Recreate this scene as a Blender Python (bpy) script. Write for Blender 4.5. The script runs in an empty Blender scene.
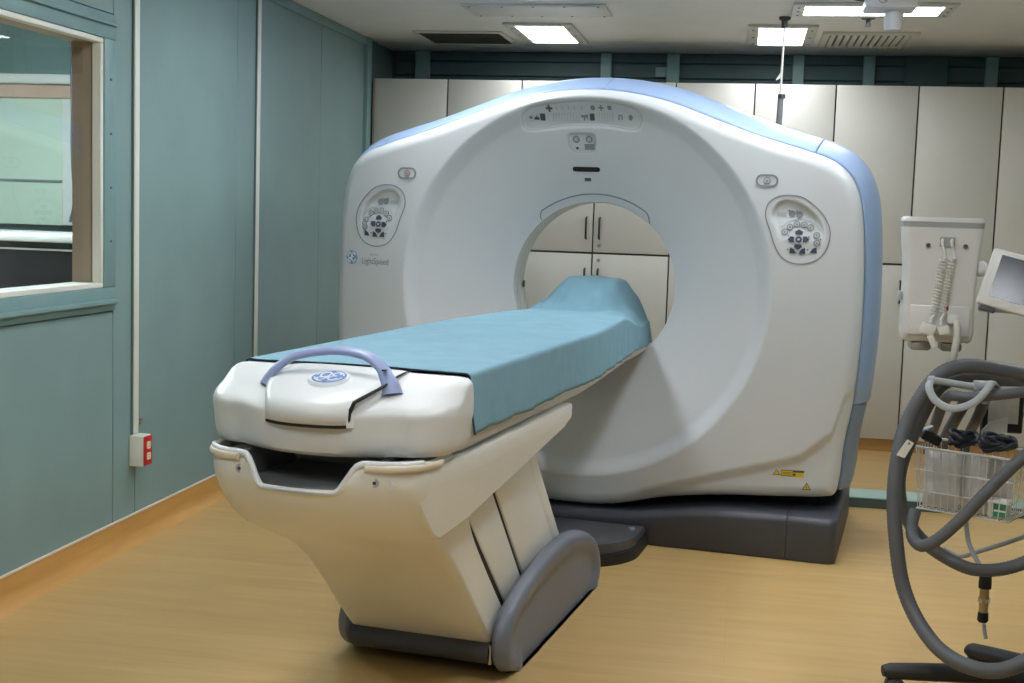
import bpy, bmesh, math, random
import numpy as np
from math import sin, cos, pi, radians, hypot, sqrt, atan2, tan
from mathutils import Vector, Matrix

random.seed(7)
scene = bpy.context.scene
COL = scene.collection

# ------------------------------------------------------------------ camera
F, CX, CY, CAMH = 1296.0, 512.0, 341.5, 1.36
YAW, PITCH, ROLL = radians(-10.0), radians(-5.68), radians(1.856)
_f = Vector((sin(YAW) * cos(PITCH), cos(YAW) * cos(PITCH), sin(PITCH)))
_r0 = Vector((cos(YAW), -sin(YAW), 0))
_u0 = _r0.cross(_f)
_r = cos(ROLL) * _r0 + sin(ROLL) * _u0
_u = -sin(ROLL) * _r0 + cos(ROLL) * _u0
CAM = Vector((0, 0, CAMH))
cd = bpy.data.cameras.new('camera')
cam = bpy.data.objects.new('camera', cd)
COL.objects.link(cam)
cd.sensor_fit = 'HORIZONTAL'
cd.sensor_width = 36.0
cd.lens = F / 1024.0 * 36.0
cd.clip_start = 0.05
cam.matrix_world = Matrix(((_r.x, _u.x, -_f.x, 0), (_r.y, _u.y, -_f.y, 0), (_r.z, _u.z, -_f.z, CAMH), (0, 0, 0, 1)))
scene.camera = cam

# ------------------------------------------------------------------ world, exposure
world = bpy.data.worlds.new('world')
scene.world = world
world.use_nodes = True
world.node_tree.nodes['Background'].inputs[0].default_value = (0.5, 0.55, 0.6, 1)
world.node_tree.nodes['Background'].inputs[1].default_value = 0.02
scene.view_settings.view_transform = 'Standard'
scene.view_settings.look = 'None'
scene.view_settings.gamma = 1.0
scene.view_settings.use_curve_mapping = False
scene.view_settings.exposure = 0.72
LIGHT_NEAR, LIGHT_FAR, LIGHT_CONTROL = 17.0, 9.2, 42.0     # emission strength of the luminaires


def ray(px, py):
    return _r * ((px - CX) / F) - _u * ((py - CY) / F) + _f


def hit(px, py, p, n):
    d = ray(px, py); n = Vector(n)
    t = n.dot(Vector(p) - CAM) / n.dot(d)
    return CAM + d * t


def atY(px, py, y): return hit(px, py, (0, y, 0), (0, 1, 0))


# scanner frame: the scanner stands turned a little in the room
GA = radians(7.5)
GO = Vector((-0.681, 5.351, 0))
GX = Vector((cos(GA), -sin(GA), 0)); GY = Vector((sin(GA), cos(GA), 0))


def gat(px, py, y):
    P = hit(px, py, GO + GY * y, GY) - GO
    return P.dot(GX), P.dot(GY), P.z


# ------------------------------------------------------------------ materials
MATS = {}


def mat(name, col, rough=0.5, metal=0.0, noise=0.0, nscale=8.0, bump=0.0, bscale=60.0, emit=0.0, coat=0.0, stretch=None, spec=None, alpha_glass=False):
    m = bpy.data.materials.new(name); m.use_nodes = True
    nt = m.node_tree; b = nt.nodes['Principled BSDF']
    b.inputs['Base Color'].default_value = (*col, 1)
    b.inputs['Roughness'].default_value = rough
    b.inputs['Metallic'].default_value = metal
    if coat: b.inputs['Coat Weight'].default_value = coat
    if spec is not None: b.inputs['Specular IOR Level'].default_value = spec
    tc = nt.nodes.new('ShaderNodeTexCoord')
    mp = nt.nodes.new('ShaderNodeMapping')
    nt.links.new(tc.outputs['Object'], mp.inputs[0])
    if stretch: mp.inputs['Scale'].default_value = stretch
    if noise:
        n = nt.nodes.new('ShaderNodeTexNoise'); n.inputs['Scale'].default_value = nscale; n.inputs['Detail'].default_value = 6
        nt.links.new(mp.outputs[0], n.inputs['Vector'])
        r = nt.nodes.new('ShaderNodeValToRGB')
        r.color_ramp.elements[0].position = 0.3; r.color_ramp.elements[1].position = 0.7
        r.color_ramp.elements[0].color = (*[c * (1 - noise) for c in col], 1)
        r.color_ramp.elements[1].color = (*[min(1, c * (1 + noise)) for c in col], 1)
        nt.links.new(n.outputs[0], r.inputs[0]); nt.links.new(r.outputs[0], b.inputs['Base Color'])
    if bump:
        n2 = nt.nodes.new('ShaderNodeTexNoise'); n2.inputs['Scale'].default_value = bscale; n2.inputs['Detail'].default_value = 3
        nt.links.new(mp.outputs[0], n2.inputs['Vector'])
        bp = nt.nodes.new('ShaderNodeBump'); bp.inputs['Strength'].default_value = bump; bp.inputs['Distance'].default_value = 0.002
        nt.links.new(n2.outputs[0], bp.inputs['Height']); nt.links.new(bp.outputs[0], b.inputs['Normal'])
    if emit:
        b.inputs['Emission Color'].default_value = (0.935, 0.985, 1.02, 1); b.inputs['Emission Strength'].default_value = emit
    MATS[name] = m
    return m


def lin(r, g, b):
    return tuple(((c / 255) / 12.92 if c / 255 <= 0.04045 else ((c / 255 + 0.055) / 1.055) ** 2.4) for c in (r, g, b))


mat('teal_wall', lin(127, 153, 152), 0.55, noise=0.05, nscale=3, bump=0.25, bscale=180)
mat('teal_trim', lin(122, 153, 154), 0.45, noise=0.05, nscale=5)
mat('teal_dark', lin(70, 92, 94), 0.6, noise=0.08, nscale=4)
mat('teal_post', lin(128, 160, 158), 0.5, noise=0.04)
mat('cream_wall', lin(214, 214, 206), 0.6, noise=0.03)
mat('joint', lin(92, 112, 110), 0.8)
mat('white_trim', lin(226, 226, 216), 0.45, noise=0.03)
mat('ceiling_white', lin(243, 244, 243), 0.45, noise=0.05, nscale=2.0)
mat('hatch_white', lin(220, 221, 218), 0.35, noise=0.04)
mat('cabinet', lin(205, 203, 195), 0.42, noise=0.025, nscale=3)
mat('cabinet_body', lin(60, 58, 55), 0.7)
mat('black_metal', lin(28, 28, 30), 0.4)
mat('plinth', lin(196, 150, 92), 0.45, noise=0.12, nscale=4, stretch=(0.6, 8, 8))
mat('baseboard', lin(200, 150, 82), 0.42, noise=0.10, nscale=5, stretch=(6, 0.5, 6))
mat('cream_strip', lin(226, 214, 196), 0.5)
mat('gantry_white', lin(201, 204, 208), 0.32, noise=0.015, nscale=2)
mat('bore_white', lin(212, 210, 206), 0.35, noise=0.02)
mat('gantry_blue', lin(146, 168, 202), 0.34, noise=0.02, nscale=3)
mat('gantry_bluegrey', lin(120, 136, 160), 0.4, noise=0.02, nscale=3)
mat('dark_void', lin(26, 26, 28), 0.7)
mat('base_grey', lin(66, 68, 76), 0.42, noise=0.05, nscale=6, bump=0.15, bscale=300)
mat('pod_grey', lin(116, 121, 134), 0.42, noise=0.04, nscale=6, bump=0.15, bscale=300)
mat('table_white', lin(216, 217, 218), 0.34, noise=0.015, nscale=2)
mat('table_cream', lin(228, 226, 220), 0.4, noise=0.02, nscale=3)
mat('tray_grey', lin(120, 122, 124), 0.5)
mat('handle_blue', lin(140, 152, 192), 0.38, noise=0.03)
mat('logo_blue', lin(110, 140, 200), 0.35)
mat('logo_greyblue', lin(118, 140, 176), 0.4)
mat('badge_white', lin(226, 232, 240), 0.3)
mat('ink_navy', lin(62, 66, 86), 0.45)
mat('ink_grey', lin(128, 132, 138), 0.5)
mat('ink_light', lin(176, 181, 186), 0.5)
mat('ink_dark', lin(74, 76, 82), 0.5)
mat('black', lin(14, 14, 15), 0.6)
mat('label_yellow', lin(226, 196, 30), 0.5)
mat('panel_light', lin(224, 228, 232), 0.35)
mat('panel_shadow', lin(160, 160, 162), 0.5)
mat('ring_line', lin(126, 131, 140), 0.5)
mat('seal_red', lin(186, 150, 150), 0.5)
mat('drape', lin(118, 157, 174), 0.85, noise=0.05, nscale=14, bump=0.5, bscale=420)
mat('drape_edge_shade', lin(38, 56, 66), 0.85, noise=0.05)
mat('dock_grey', lin(78, 78, 82), 0.3, noise=0.25, nscale=14)
mat('rubber', lin(30, 30, 32), 0.6)
mat('chrome', lin(200, 200, 200), 0.2, metal=1.0)
mat('hose', lin(92, 94, 99), 0.5, noise=0.05, nscale=10)
mat('grip_grey', lin(160, 165, 170), 0.45, noise=0.03)
mat('device_white', lin(214, 214, 214), 0.38, noise=0.02)
mat('device_grey', lin(160, 164, 168), 0.4)
mat('cord_white', lin(222, 220, 214), 0.45)
mat('red', lin(190, 40, 36), 0.45)
mat('ivory', lin(236, 226, 198), 0.4)
mat('navy_cable', lin(30, 34, 48), 0.55)
mat('bag', lin(206, 205, 204), 0.28, noise=0.12, nscale=22, bump=0.7, bscale=30)
mat('green_label', lin(60, 140, 110), 0.5)
mat('wire', lin(206, 206, 204), 0.35)
mat('screen', lin(26, 34, 56), 0.15)
mat('brass', lin(176, 160, 120), 0.35, metal=0.7)
mat('clear_cap', lin(150, 148, 140), 0.2)
mat('jamb', lin(190, 158, 138), 0.5, noise=0.06)
mat('fill_lamp_glass', (1, 1, 1), 0.5, emit=LIGHT_NEAR)
mat('lamp_glass_far', (1, 1, 1), 0.5, emit=LIGHT_FAR)
mat('lamp_glass_control', (1, 1, 1), 0.5, emit=LIGHT_CONTROL)
mat('grille_dark', lin(70, 68, 62), 0.6)
mat('step_top', lin(168, 196, 190), 0.5, noise=0.05)
mat('step_face', lin(80, 100, 98), 0.6, noise=0.06)
mat('control_white', lin(206, 208, 204), 0.5, noise=0.03)
mat('control_green', lin(190, 208, 190), 0.6)
mat('control_black', lin(24, 24, 27), 0.35)


def glass_mat():
    m = bpy.data.materials.new('window_glass'); m.use_nodes = True
    nt = m.node_tree
    for n in list(nt.nodes): nt.nodes.remove(n)
    out = nt.nodes.new('ShaderNodeOutputMaterial')
    tr = nt.nodes.new('ShaderNodeBsdfTransparent'); tr.inputs[0].default_value = (0.86, 0.92, 0.92, 1)
    gl = nt.nodes.new('ShaderNodeBsdfGlossy'); gl.inputs['Roughness'].default_value = 0.01
    fr = nt.nodes.new('ShaderNodeFresnel'); fr.inputs[0].default_value = 1.52
    mu = nt.nodes.new('ShaderNodeMath'); mu.operation = 'MULTIPLY'; mu.inputs[1].default_value = 1.0
    mx = nt.nodes.new('ShaderNodeMixShader')
    ge = nt.nodes.new('ShaderNodeNewGeometry'); iv = nt.nodes.new('ShaderNodeMath'); iv.operation = 'SUBTRACT'; iv.inputs[0].default_value = 1.0
    nt.links.new(ge.outputs['Backfacing'], iv.inputs[1]); nt.links.new(iv.outputs[0], mu.inputs[1])
    nt.links.new(fr.outputs[0], mu.inputs[0]); nt.links.new(mu.outputs[0], mx.inputs[0])
    nt.links.new(tr.outputs[0], mx.inputs[1]); nt.links.new(gl.outputs[0], mx.inputs[2]); nt.links.new(mx.outputs[0], out.inputs[0])
    MATS['glass'] = m


glass_mat()


def floor_mat():
    m = bpy.data.materials.new('maple_vinyl'); m.use_nodes = True
    nt = m.node_tree; b = nt.nodes['Principled BSDF']
    tc = nt.nodes.new('ShaderNodeTexCoord')
    mp = nt.nodes.new('ShaderNodeMapping'); mp.inputs['Scale'].default_value = (1.0, 9.0, 1)
    n = nt.nodes.new('ShaderNodeTexNoise'); n.inputs['Scale'].default_value = 2.2; n.inputs['Detail'].default_value = 8; n.inputs['Roughness'].default_value = 0.6
    nt.links.new(tc.outputs['Object'], mp.inputs[0]); nt.links.new(mp.outputs[0], n.inputs['Vector'])
    r = nt.nodes.new('ShaderNodeValToRGB')
    r.color_ramp.elements[0].position = 0.32; r.color_ramp.elements[0].color = (*lin(196, 160, 104), 1)
    r.color_ramp.elements[1].position = 0.66; r.color_ramp.elements[1].color = (*lin(206, 172, 116), 1)
    nt.links.new(n.outputs[0], r.inputs[0])
    br = nt.nodes.new('ShaderNodeTexBrick')
    br.inputs['Scale'].default_value = 1.0; br.inputs['Brick Width'].default_value = 1.2; br.inputs['Row Height'].default_value = 0.1
    br.inputs['Mortar Size'].default_value = 0.0012; br.inputs['Mortar Smooth'].default_value = 0.6
    br.inputs['Color1'].default_value = (1, 1, 1, 1); br.inputs['Color2'].default_value = (0.93, 0.925, 0.91, 1); br.inputs['Mortar'].default_value = (0.86, 0.83, 0.78, 1)
    nt.links.new(tc.outputs['Object'], br.inputs['Vector'])
    mx = nt.nodes.new('ShaderNodeMix'); mx.data_type = 'RGBA'; mx.blend_type = 'MULTIPLY'; mx.inputs[0].default_value = 1.0
    nt.links.new(r.outputs[0], mx.inputs[6]); nt.links.new(br.outputs[0], mx.inputs[7])
    nt.links.new(mx.outputs[2], b.inputs['Base Color'])
    b.inputs['Roughness'].default_value = 0.36
    MATS['floor'] = m


floor_mat()


def hose_bump():
    m = MATS['hose']; nt = m.node_tree; b = nt.nodes['Principled BSDF']
    b.inputs['Roughness'].default_value = 0.5


# ------------------------------------------------------------------ mesh helpers
def obj(name, verts, faces, m, parent=None, smooth=False, sharp=None):
    me = bpy.data.meshes.new(name)
    me.from_pydata([tuple(v) for v in verts], [], faces)
    me.validate(); me.update()
    me.materials.append(MATS[m])
    if smooth:
        me.polygons.foreach_set('use_smooth', [True] * len(me.polygons))
        if sharp is not None:
            me.set_sharp_from_angle(angle=radians(sharp))
    o = bpy.data.objects.new(name, me); COL.objects.link(o)
    if parent: o.parent = parent
    return o


def obj_bm(name, bm, m, parent=None, smooth=False, sharp=None):
    bmesh.ops.recalc_face_normals(bm, faces=bm.faces)
    me = bpy.data.meshes.new(name); bm.to_mesh(me); bm.free()
    me.materials.append(MATS[m])
    if smooth:
        me.polygons.foreach_set('use_smooth', [True] * len(me.polygons))
        if sharp is not None: me.set_sharp_from_angle(angle=radians(sharp))
    o = bpy.data.objects.new(name, me); COL.objects.link(o)
    if parent: o.parent = parent
    return o


def add_box(bm, x0, x1, y0, y1, z0, z1, bev=0.0, seg=2, M=None):
    vs = [bm.verts.new((x, y, z)) for z in (z0, z1) for y in (y0, y1) for x in (x0, x1)]
    fs = [(0, 2, 3, 1), (4, 5, 7, 6), (0, 1, 5, 4), (2, 6, 7, 3), (0, 4, 6, 2), (1, 3, 7, 5)]
    faces = [bm.faces.new([vs[i] for i in f]) for f in fs]
    if bev:
        es = list({e for f in faces for e in f.edges})
        r = bmesh.ops.bevel(bm, geom=es, offset=bev, segments=seg, affect='EDGES', profile=0.5)
        vs = list({v for f in r['faces'] for v in f.verts} | {v for v in vs if v.is_valid})
    if M is not None:
        bmesh.ops.transform(bm, matrix=M, verts=[v for v in vs if v.is_valid])


def box(name, x0, x1, y0, y1, z0, z1, m, parent=None, bev=0.0, seg=2, M=None):
    bm = bmesh.new(); add_box(bm, x0, x1, y0, y1, z0, z1, bev, seg, M)
    return obj_bm(name, bm, m, parent, smooth=bev > 0, sharp=40)


def catmull(pts, n=8, closed=False):
    P = [Vector(p) for p in pts]; out = []
    N = len(P)
    rng = range(N) if closed else range(N - 1)
    for i in rng:
        if closed:
            a, b, c, d = P[(i - 1) % N], P[i], P[(i + 1) % N], P[(i + 2) % N]
        else:
            a, b, c, d = P[max(i - 1, 0)], P[i], P[i + 1], P[min(i + 2, N - 1)]
        for k in range(n):
            t = k / n
            out.append(0.5 * ((2 * b) + (-a + c) * t + (2 * a - 5 * b + 4 * c - d) * t * t + (-a + 3 * b - 3 * c + d) * t ** 3))
    if not closed: out.append(P[-1])
    return out


def tube_data(path, rad, seg=12, closed=False, flat=None):
    """verts, faces of a tube; rad number or function of t; flat = (sx, sy)"""
    P = [Vector(p) for p in path]; N = len(P); verts = []; faces = []
    up = Vector((0, 0, 1)); prevn = None
    for i in range(N):
        if closed: t = (P[(i + 1) % N] - P[(i - 1) % N]).normalized()
        else: t = (P[min(i + 1, N - 1)] - P[max(i - 1, 0)]).normalized()
        if prevn is None:
            n = t.cross(up)
            if n.length < 1e-4: n = t.cross(Vector((0, 1, 0)))
            n.normalize()
        else:
            n = prevn - t * prevn.dot(t)
            n.normalize()
        prevn = n; b = t.cross(n)
        r = rad(i / (N - 1)) if callable(rad) else rad
        sx, sy = flat if flat else (1, 1)
        for k in range(seg):
            a = 2 * pi * k / seg
            verts.append(P[i] + n * (cos(a) * r * sx) + b * (sin(a) * r * sy))
    for i in range(N if closed else N - 1):
        j = (i + 1) % N
        for k in range(seg):
            k2 = (k + 1) % seg
            faces.append((i * seg + k, i * seg + k2, j * seg + k2, j * seg + k))
    if not closed:
        faces.append(tuple(range(seg - 1, -1, -1))); faces.append(tuple(range((N - 1) * seg, N * seg)))
    return verts, faces


def tube(name, path, rad, m, parent=None, seg=12, closed=False, flat=None):
    v, f = tube_data(path, rad, seg, closed, flat)
    return obj(name, v, f, m, parent, smooth=True, sharp=50)


def merged(name, parts, m, parent=None, smooth=True, sharp=50):
    V, Fs = [], []
    for v, f in parts:
        o = len(V); V += list(v); Fs += [tuple(i + o for i in q) for q in f]
    return obj(name, V, Fs, m, parent, smooth, sharp)


def lathe_data(prof, center=(0, 0, 0), axis='z', seg=32):
    """profile list of (r, h)"""
    V, Fs = [], []
    cx, cy, cz = center
    for r, h in prof:
        for k in range(seg):
            a = 2 * pi * k / seg
            if axis == 'z': V.append((cx + r * cos(a), cy + r * sin(a), cz + h))
            elif axis == 'y': V.append((cx + r * cos(a), cy + h, cz + r * sin(a)))
            else: V.append((cx + h, cy + r * cos(a), cz + r * sin(a)))
    n = len(prof)
    for i in range(n - 1):
        for k in range(seg):
            k2 = (k + 1) % seg
            Fs.append((i * seg + k, i * seg + k2, (i + 1) * seg + k2, (i + 1) * seg + k))
    return V, Fs


def lathe(name, prof, m, parent=None, center=(0, 0, 0), axis='z', seg=32, cap=True):
    V, Fs = lathe_data(prof, center, axis, seg)
    n = len(prof)
    if cap:
        Fs.append(tuple(range(seg - 1, -1, -1))); Fs.append(tuple(range((n - 1) * seg, n * seg)))
    o = obj(name, V, Fs, m, parent, smooth=True, sharp=40)
    bm = bmesh.new(); bm.from_mesh(o.data); bmesh.ops.recalc_face_normals(bm, faces=bm.faces); bm.to_mesh(o.data); bm.free()
    return o


def prism(name, poly, axis, a0, a1, m, parent=None, bev=0.0, seg=3):
    """poly: list of 2D points; axis 'x': points are (y,z); 'y': (x,z); 'z': (x,y)"""
    bm = bmesh.new()

    def mk(p, a):
        if axis == 'x': return (a, p[0], p[1])
        if axis == 'y': return (p[0], a, p[1])
        return (p[0], p[1], a)
    A = [bm.verts.new(mk(p, a0)) for p in poly]; B = [bm.verts.new(mk(p, a1)) for p in poly]
    fa = bm.faces.new(A); fb = bm.faces.new(B[::-1])
    n = len(poly)
    for i in range(n):
        bm.faces.new((A[i], B[i], B[(i + 1) % n], A[(i + 1) % n]))
    if bev:
        es = list(set(fa.edges) | set(fb.edges))
        bmesh.ops.bevel(bm, geom=es, offset=bev, segments=seg, affect='EDGES', profile=0.5)
    bmesh.ops.triangulate(bm, faces=[f for f in bm.faces if len(f.verts) > 4])
    return obj_bm(name, bm, m, parent, smooth=True, sharp=40)


def empty(name, loc=(0, 0, 0), rz=0.0):
    o = bpy.data.objects.new(name, None); COL.objects.link(o)
    o.location = loc; o.rotation_euler = (0, 0, rz); o.empty_display_size = 0.1
    return o


def tag(o, label, cat, group=None):
    o['label'] = label; o['category'] = cat
    if group: o['group'] = group
    return o


def struct(o, label=None):
    o['kind'] = 'structure'
    if label: o['label'] = label
    return o


def sstep(a, b, x):
    t = np.clip((x - a) / (b - a), 0, 1)
    return t * t * (3 - 2 * t)


# ================================================================== ROOM SHELL
WX, WR, YB, YN, CH = -2.364, 2.6, 8.53, -2.2, 2.41

fl = struct(obj('floor', [(WX - 0.02, YN, 0), (WR, YN, 0), (WR, YB, 0), (WX - 0.02, YB, 0), (WX - 0.02, YN, -0.1), (WR, YN, -0.1), (WR, YB, -0.1), (WX - 0.02, YB, -0.1)],
                [(0, 1, 2, 3), (7, 6, 5, 4), (0, 4, 5, 1), (1, 5, 6, 2), (2, 6, 7, 3), (3, 7, 4, 0)], 'floor'), 'light maple wood-look sheet floor')
ceil_o = struct(box('ceiling', WX - 0.1, WR + 0.1, YN - 0.1, YB + 0.1, CH, CH + 0.1, 'ceiling_white'), 'pale grey metal panel ceiling')
struct(box('wall_right', WR, WR + 0.1, YN, YB, 0, CH, 'teal_wall'), 'teal wall outside the picture on the right')
struct(box('wall_near', WX, WR, YN - 0.1, YN, 0, CH, 'cream_wall'), 'pale wall behind the viewer')
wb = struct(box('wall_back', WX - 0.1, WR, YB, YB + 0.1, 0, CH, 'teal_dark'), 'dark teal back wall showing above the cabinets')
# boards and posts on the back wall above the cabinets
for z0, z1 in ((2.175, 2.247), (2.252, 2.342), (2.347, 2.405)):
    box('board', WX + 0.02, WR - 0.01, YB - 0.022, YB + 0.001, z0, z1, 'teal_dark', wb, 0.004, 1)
for x0, x1 in ((-2.205, -2.11), (-0.972, -0.90), (-0.546, -0.464), (0.244, 0.316), (0.677, 0.749), (1.406, 1.48)):
    box('post', x0, x1, YB - 0.06, YB - 0.0225, 2.16, 2.405, 'teal_post', wb, 0.004, 1)
box('conduit_plate', 0.93, 1.187, YB - 0.05, YB - 0.0225, 2.19, 2.405, 'teal_dark', wb, 0.004, 1)
box('junction_plate', -0.62, -0.548, YB - 0.05, YB - 0.0225, 2.255, 2.32, 'teal_trim', wb, 0.004, 1)

# left wall: a backing with a window opening and separate panels on it
WIN_Y0, WIN_Y1, WIN_Z0, WIN_Z1 = 3.0, 4.512, 1.03, 1.952
wl = struct(box('wall_left', WX - 0.10, WX - 0.012, YN, WIN_Y0, 0, CH, 'joint'), 'teal panelled left wall')
box('wall_core', WX - 0.10, WX - 0.012, WIN_Y1, YB, 0, CH, 'joint', wl)
box('wall_core', WX - 0.10, WX - 0.012, WIN_Y0, WIN_Y1, 0, WIN_Z0, 'joint', wl)
box('wall_core', WX - 0.10, WX - 0.012, WIN_Y0, WIN_Y1, WIN_Z1, CH, 'joint', wl)


def wpanel(y0, y1, z0=0.0, z1=2.36):
    g = 0.0025
    return box('panel', WX - 0.0125, WX, y0 + g, y1 - g, z0, z1, 'teal_wall', wl, 0.002, 1)


for a, b in ((YN, -1.2), (-1.2, 0.0), (0.0, 1.2), (1.2, 2.4)): wpanel(a, b)
wpanel(2.4, 2.92)
wpanel(2.92, 4.6, 0, 0.935)
wpanel(2.92, 4.6, 2.05, 2.36)
wpanel(4.6, 4.785); wpanel(4.785, 5.808); wpanel(5.808, 6.055); wpanel(6.055, 7.017); wpanel(7.017, 7.84)
for y0, y1, z0, z1 in ((2.92, 4.6, 0.94, WIN_Z0), (2.92, 4.6, WIN_Z1, 2.045), (WIN_Y1, 4.6, WIN_Z0, WIN_Z1), (2.92, WIN_Y0, WIN_Z0, WIN_Z1)):
    box('window_surround', WX - 0.0125, WX + 0.012, y0, y1, z0, z1, 'teal_trim', wl, 0.004, 2)
struct(box('trim_1', WX - 0.0118, WX + 0.012, YN, 7.84, 2.36, CH - 0.001, 'teal_trim', None, 0.003, 1), 'teal cornice strip under the ceiling')
# corner post where the cabinet wall begins
struct(box('trim_2', WX - 0.0118, WX + 0.022, 7.845, 7.93, 0, CH - 0.001, 'teal_trim', None, 0.003, 1), 'dark teal corner post beside the cabinets')
# conduits (surface raceways)
for nm, y, z0, lab in (('cable_raceway', 4.781, 0.434, 'narrow white cable raceway running down the wall to the red outlet box'),
                       ('cable_raceway', 6.065, 0.111, 'narrow white cable raceway on the wall nearer the scanner')):
    t = tag(empty(nm, (WX, y, 0)), lab, 'raceway', 'white cable raceways')
    box('cover', 0.0005, 0.012, -0.026, 0.014, z0, 2.358, 'white_trim', t, 0.004, 2)
    box('back_channel', 0.0005, 0.008, -0.034, -0.0265, z0, 2.358, 'joint', t)
# window frame, glass
wn = struct(empty('window_1', (WX, 0, 0)), 'window into the control room with white frame')
for y0, y1, z0, z1 in ((WIN_Y0, WIN_Y1, WIN_Z0, WIN_Z0 + 0.02), (WIN_Y0, WIN_Y1, WIN_Z1 - 0.02, WIN_Z1), (WIN_Y1 - 0.02, WIN_Y1, WIN_Z0 + 0.02, WIN_Z1 - 0.02), (WIN_Y0, WIN_Y0 + 0.022, WIN_Z0 + 0.02, WIN_Z1 - 0.02)):
    box('frame', -0.03, 0.006, y0, y1, z0, z1, 'white_trim', wn, 0.003, 1)
box('jamb', -0.11, -0.0305, WIN_Y1 - 0.018, WIN_Y1 - 0.0005, WIN_Z0 + 0.001, WIN_Z1 - 0.001, 'jamb', wn)
box('jamb', -0.11, -0.0305, WIN_Y0 + 0.0005, WIN_Y0 + 0.018, WIN_Z0 + 0.001, WIN_Z1 - 0.001, 'jamb', wn)
box('head_jamb', -0.11, -0.0305, WIN_Y0 + 0.018, WIN_Y1 - 0.018, WIN_Z1 - 0.018, WIN_Z1 - 0.0005, 'jamb', wn)
box('sill', -0.11, -0.0305, WIN_Y0 + 0.018, WIN_Y1 - 0.018, WIN_Z0 + 0.0005, WIN_Z0 + 0.018, 'white_trim', wn)
box('pane', -0.036, -0.031, WIN_Y0 + 0.018, WIN_Y1 - 0.018, WIN_Z0 + 0.018, WIN_Z1 - 0.018, 'glass', wn)
for z in (1.2, 1.4, 1.6, 1.8):
    box('stud', 0.012, 0.016, 4.552, 4.56, z, z + 0.008, 'joint', wn)
# sill apron of the window
struct(box('trim_3', WX + 0.0122, WX + 0.034, 2.92, 4.585, 0.968, 0.985, 'teal_trim', None, 0.004, 2), 'teal ledge strip below the window')
struct(box('trim_4', WX + 0.0122, WX + 0.026, 2.92, 4.585, 2.0, 2.012, 'teal_trim', None, 0.003, 2), 'teal strip above the window')
# baseboard: coved wood-look vinyl with a cream strip on top
bbp = [(WX + 0.0005, 0.0), (WX + 0.05, 0.0), (WX + 0.045, 0.004), (WX + 0.022, 0.018), (WX + 0.010, 0.045), (WX + 0.006, 0.104), (WX + 0.0005, 0.104)]
bb = struct(prism('baseboard_left', bbp, 'y', YN + 0.01, 7.843, 'baseboard'), 'honey wood-look coved baseboard along the teal wall')
box('cap_strip', WX + 0.0005, WX + 0.009, YN + 0.01, 7.843, 0.1045, 0.111, 'cream_strip', bb)

# ---- control room seen through the window
cw = struct(box('wall_control_back', -5.0, WX - 0.1005, 7.0, 7.1, 0, CH, 'teal_wall'), 'teal wall of the control room behind the window')
struct(box('wall_control_side', -5.1, -5.0, 0.5, 7.1, 0, CH, 'teal_wall'), 'far wall of the control room')
struct(box('wall_control_near', -5.0, WX - 0.1005, 0.4, 0.5, 0, CH, 'teal_wall'), 'near wall of the control room')
struct(box('floor_control', -5.0, WX - 0.1005, 0.5, 7.0, -0.1, 0, 'floor'), 'control room floor')
struct(box('ceiling_control', -5.1, WX - 0.1005, 0.4, 7.1, CH, CH + 0.1, 'ceiling_white'), 'control room ceiling')
cwin = tag(empty('roller_blind_unit', (0, 6.99, 0)), 'pale framed screen with white head rail, seen through the left window', 'blind')
a = atY(-40, 73, 6.9); b_ = atY(74, 98, 6.9); c_ = atY(74, 226, 6.9)
box('head_rail', a.x, b_.x, -0.10, -0.001, atY(74, 84, 6.9).z, a.z, 'control_white', cwin, 0.006, 2)
box('pelmet', a.x, b_.x - 0.005, -0.06, -0.001, b_.z, atY(74, 84, 6.9).z - 0.001, 'jamb', cwin, 0.004, 1)
box('screen_panel', a.x, b_.x - 0.10, -0.04, -0.001, c_.z, b_.z - 0.001, 'control_green', cwin)
box('mid_rail', a.x, b_.x - 0.10, -0.05, -0.0405, 1.45, 1.462, 'ink_grey', cwin)
box('side_post', b_.x - 0.098, b_.x - 0.01, -0.05, -0.001, c_.z, b_.z - 0.001, 'control_white', cwin, 0.004, 1)
cab = tag(tube('hanging_cable', catmull([atY(70, 92, 6.5) + Vector((0, 0, 0.55)), atY(72, 100, 6.5), atY(72, 150, 6.5), atY(74, 200, 6.5), atY(71, 218, 6.5), atY(70, 222, 6.5)], 6), 0.008, 'ink_dark', None, 8), 'dark cable hanging behind the control room window', 'cable')
dk = tag(empty('control_desk', (-3.4, 6.1, 0)), 'dark control desk with white top beyond the window', 'desk')
zt = atY(60, 235, 5.9).z
box('top', -0.95, 0.55, -0.32, 0.42, zt - 0.035, zt, 'control_white', dk, 0.006, 2)
box('front', -0.93, 0.53, -0.29, -0.25, 0.05, zt - 0.036, 'control_black', dk)
box('side', -0.93, -0.9, -0.249, 0.4, 0, zt - 0.036, 'control_black', dk); box('side', 0.5, 0.53, -0.249, 0.4, 0, zt - 0.036, 'control_black', dk)
box('trim_line', -0.7, 0.4, -0.298, -0.2905, zt - 0.075, zt - 0.066, 'control_white', dk)

# ================================================================== LUMINAIRES (seen lamps and added unseen ones)


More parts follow.
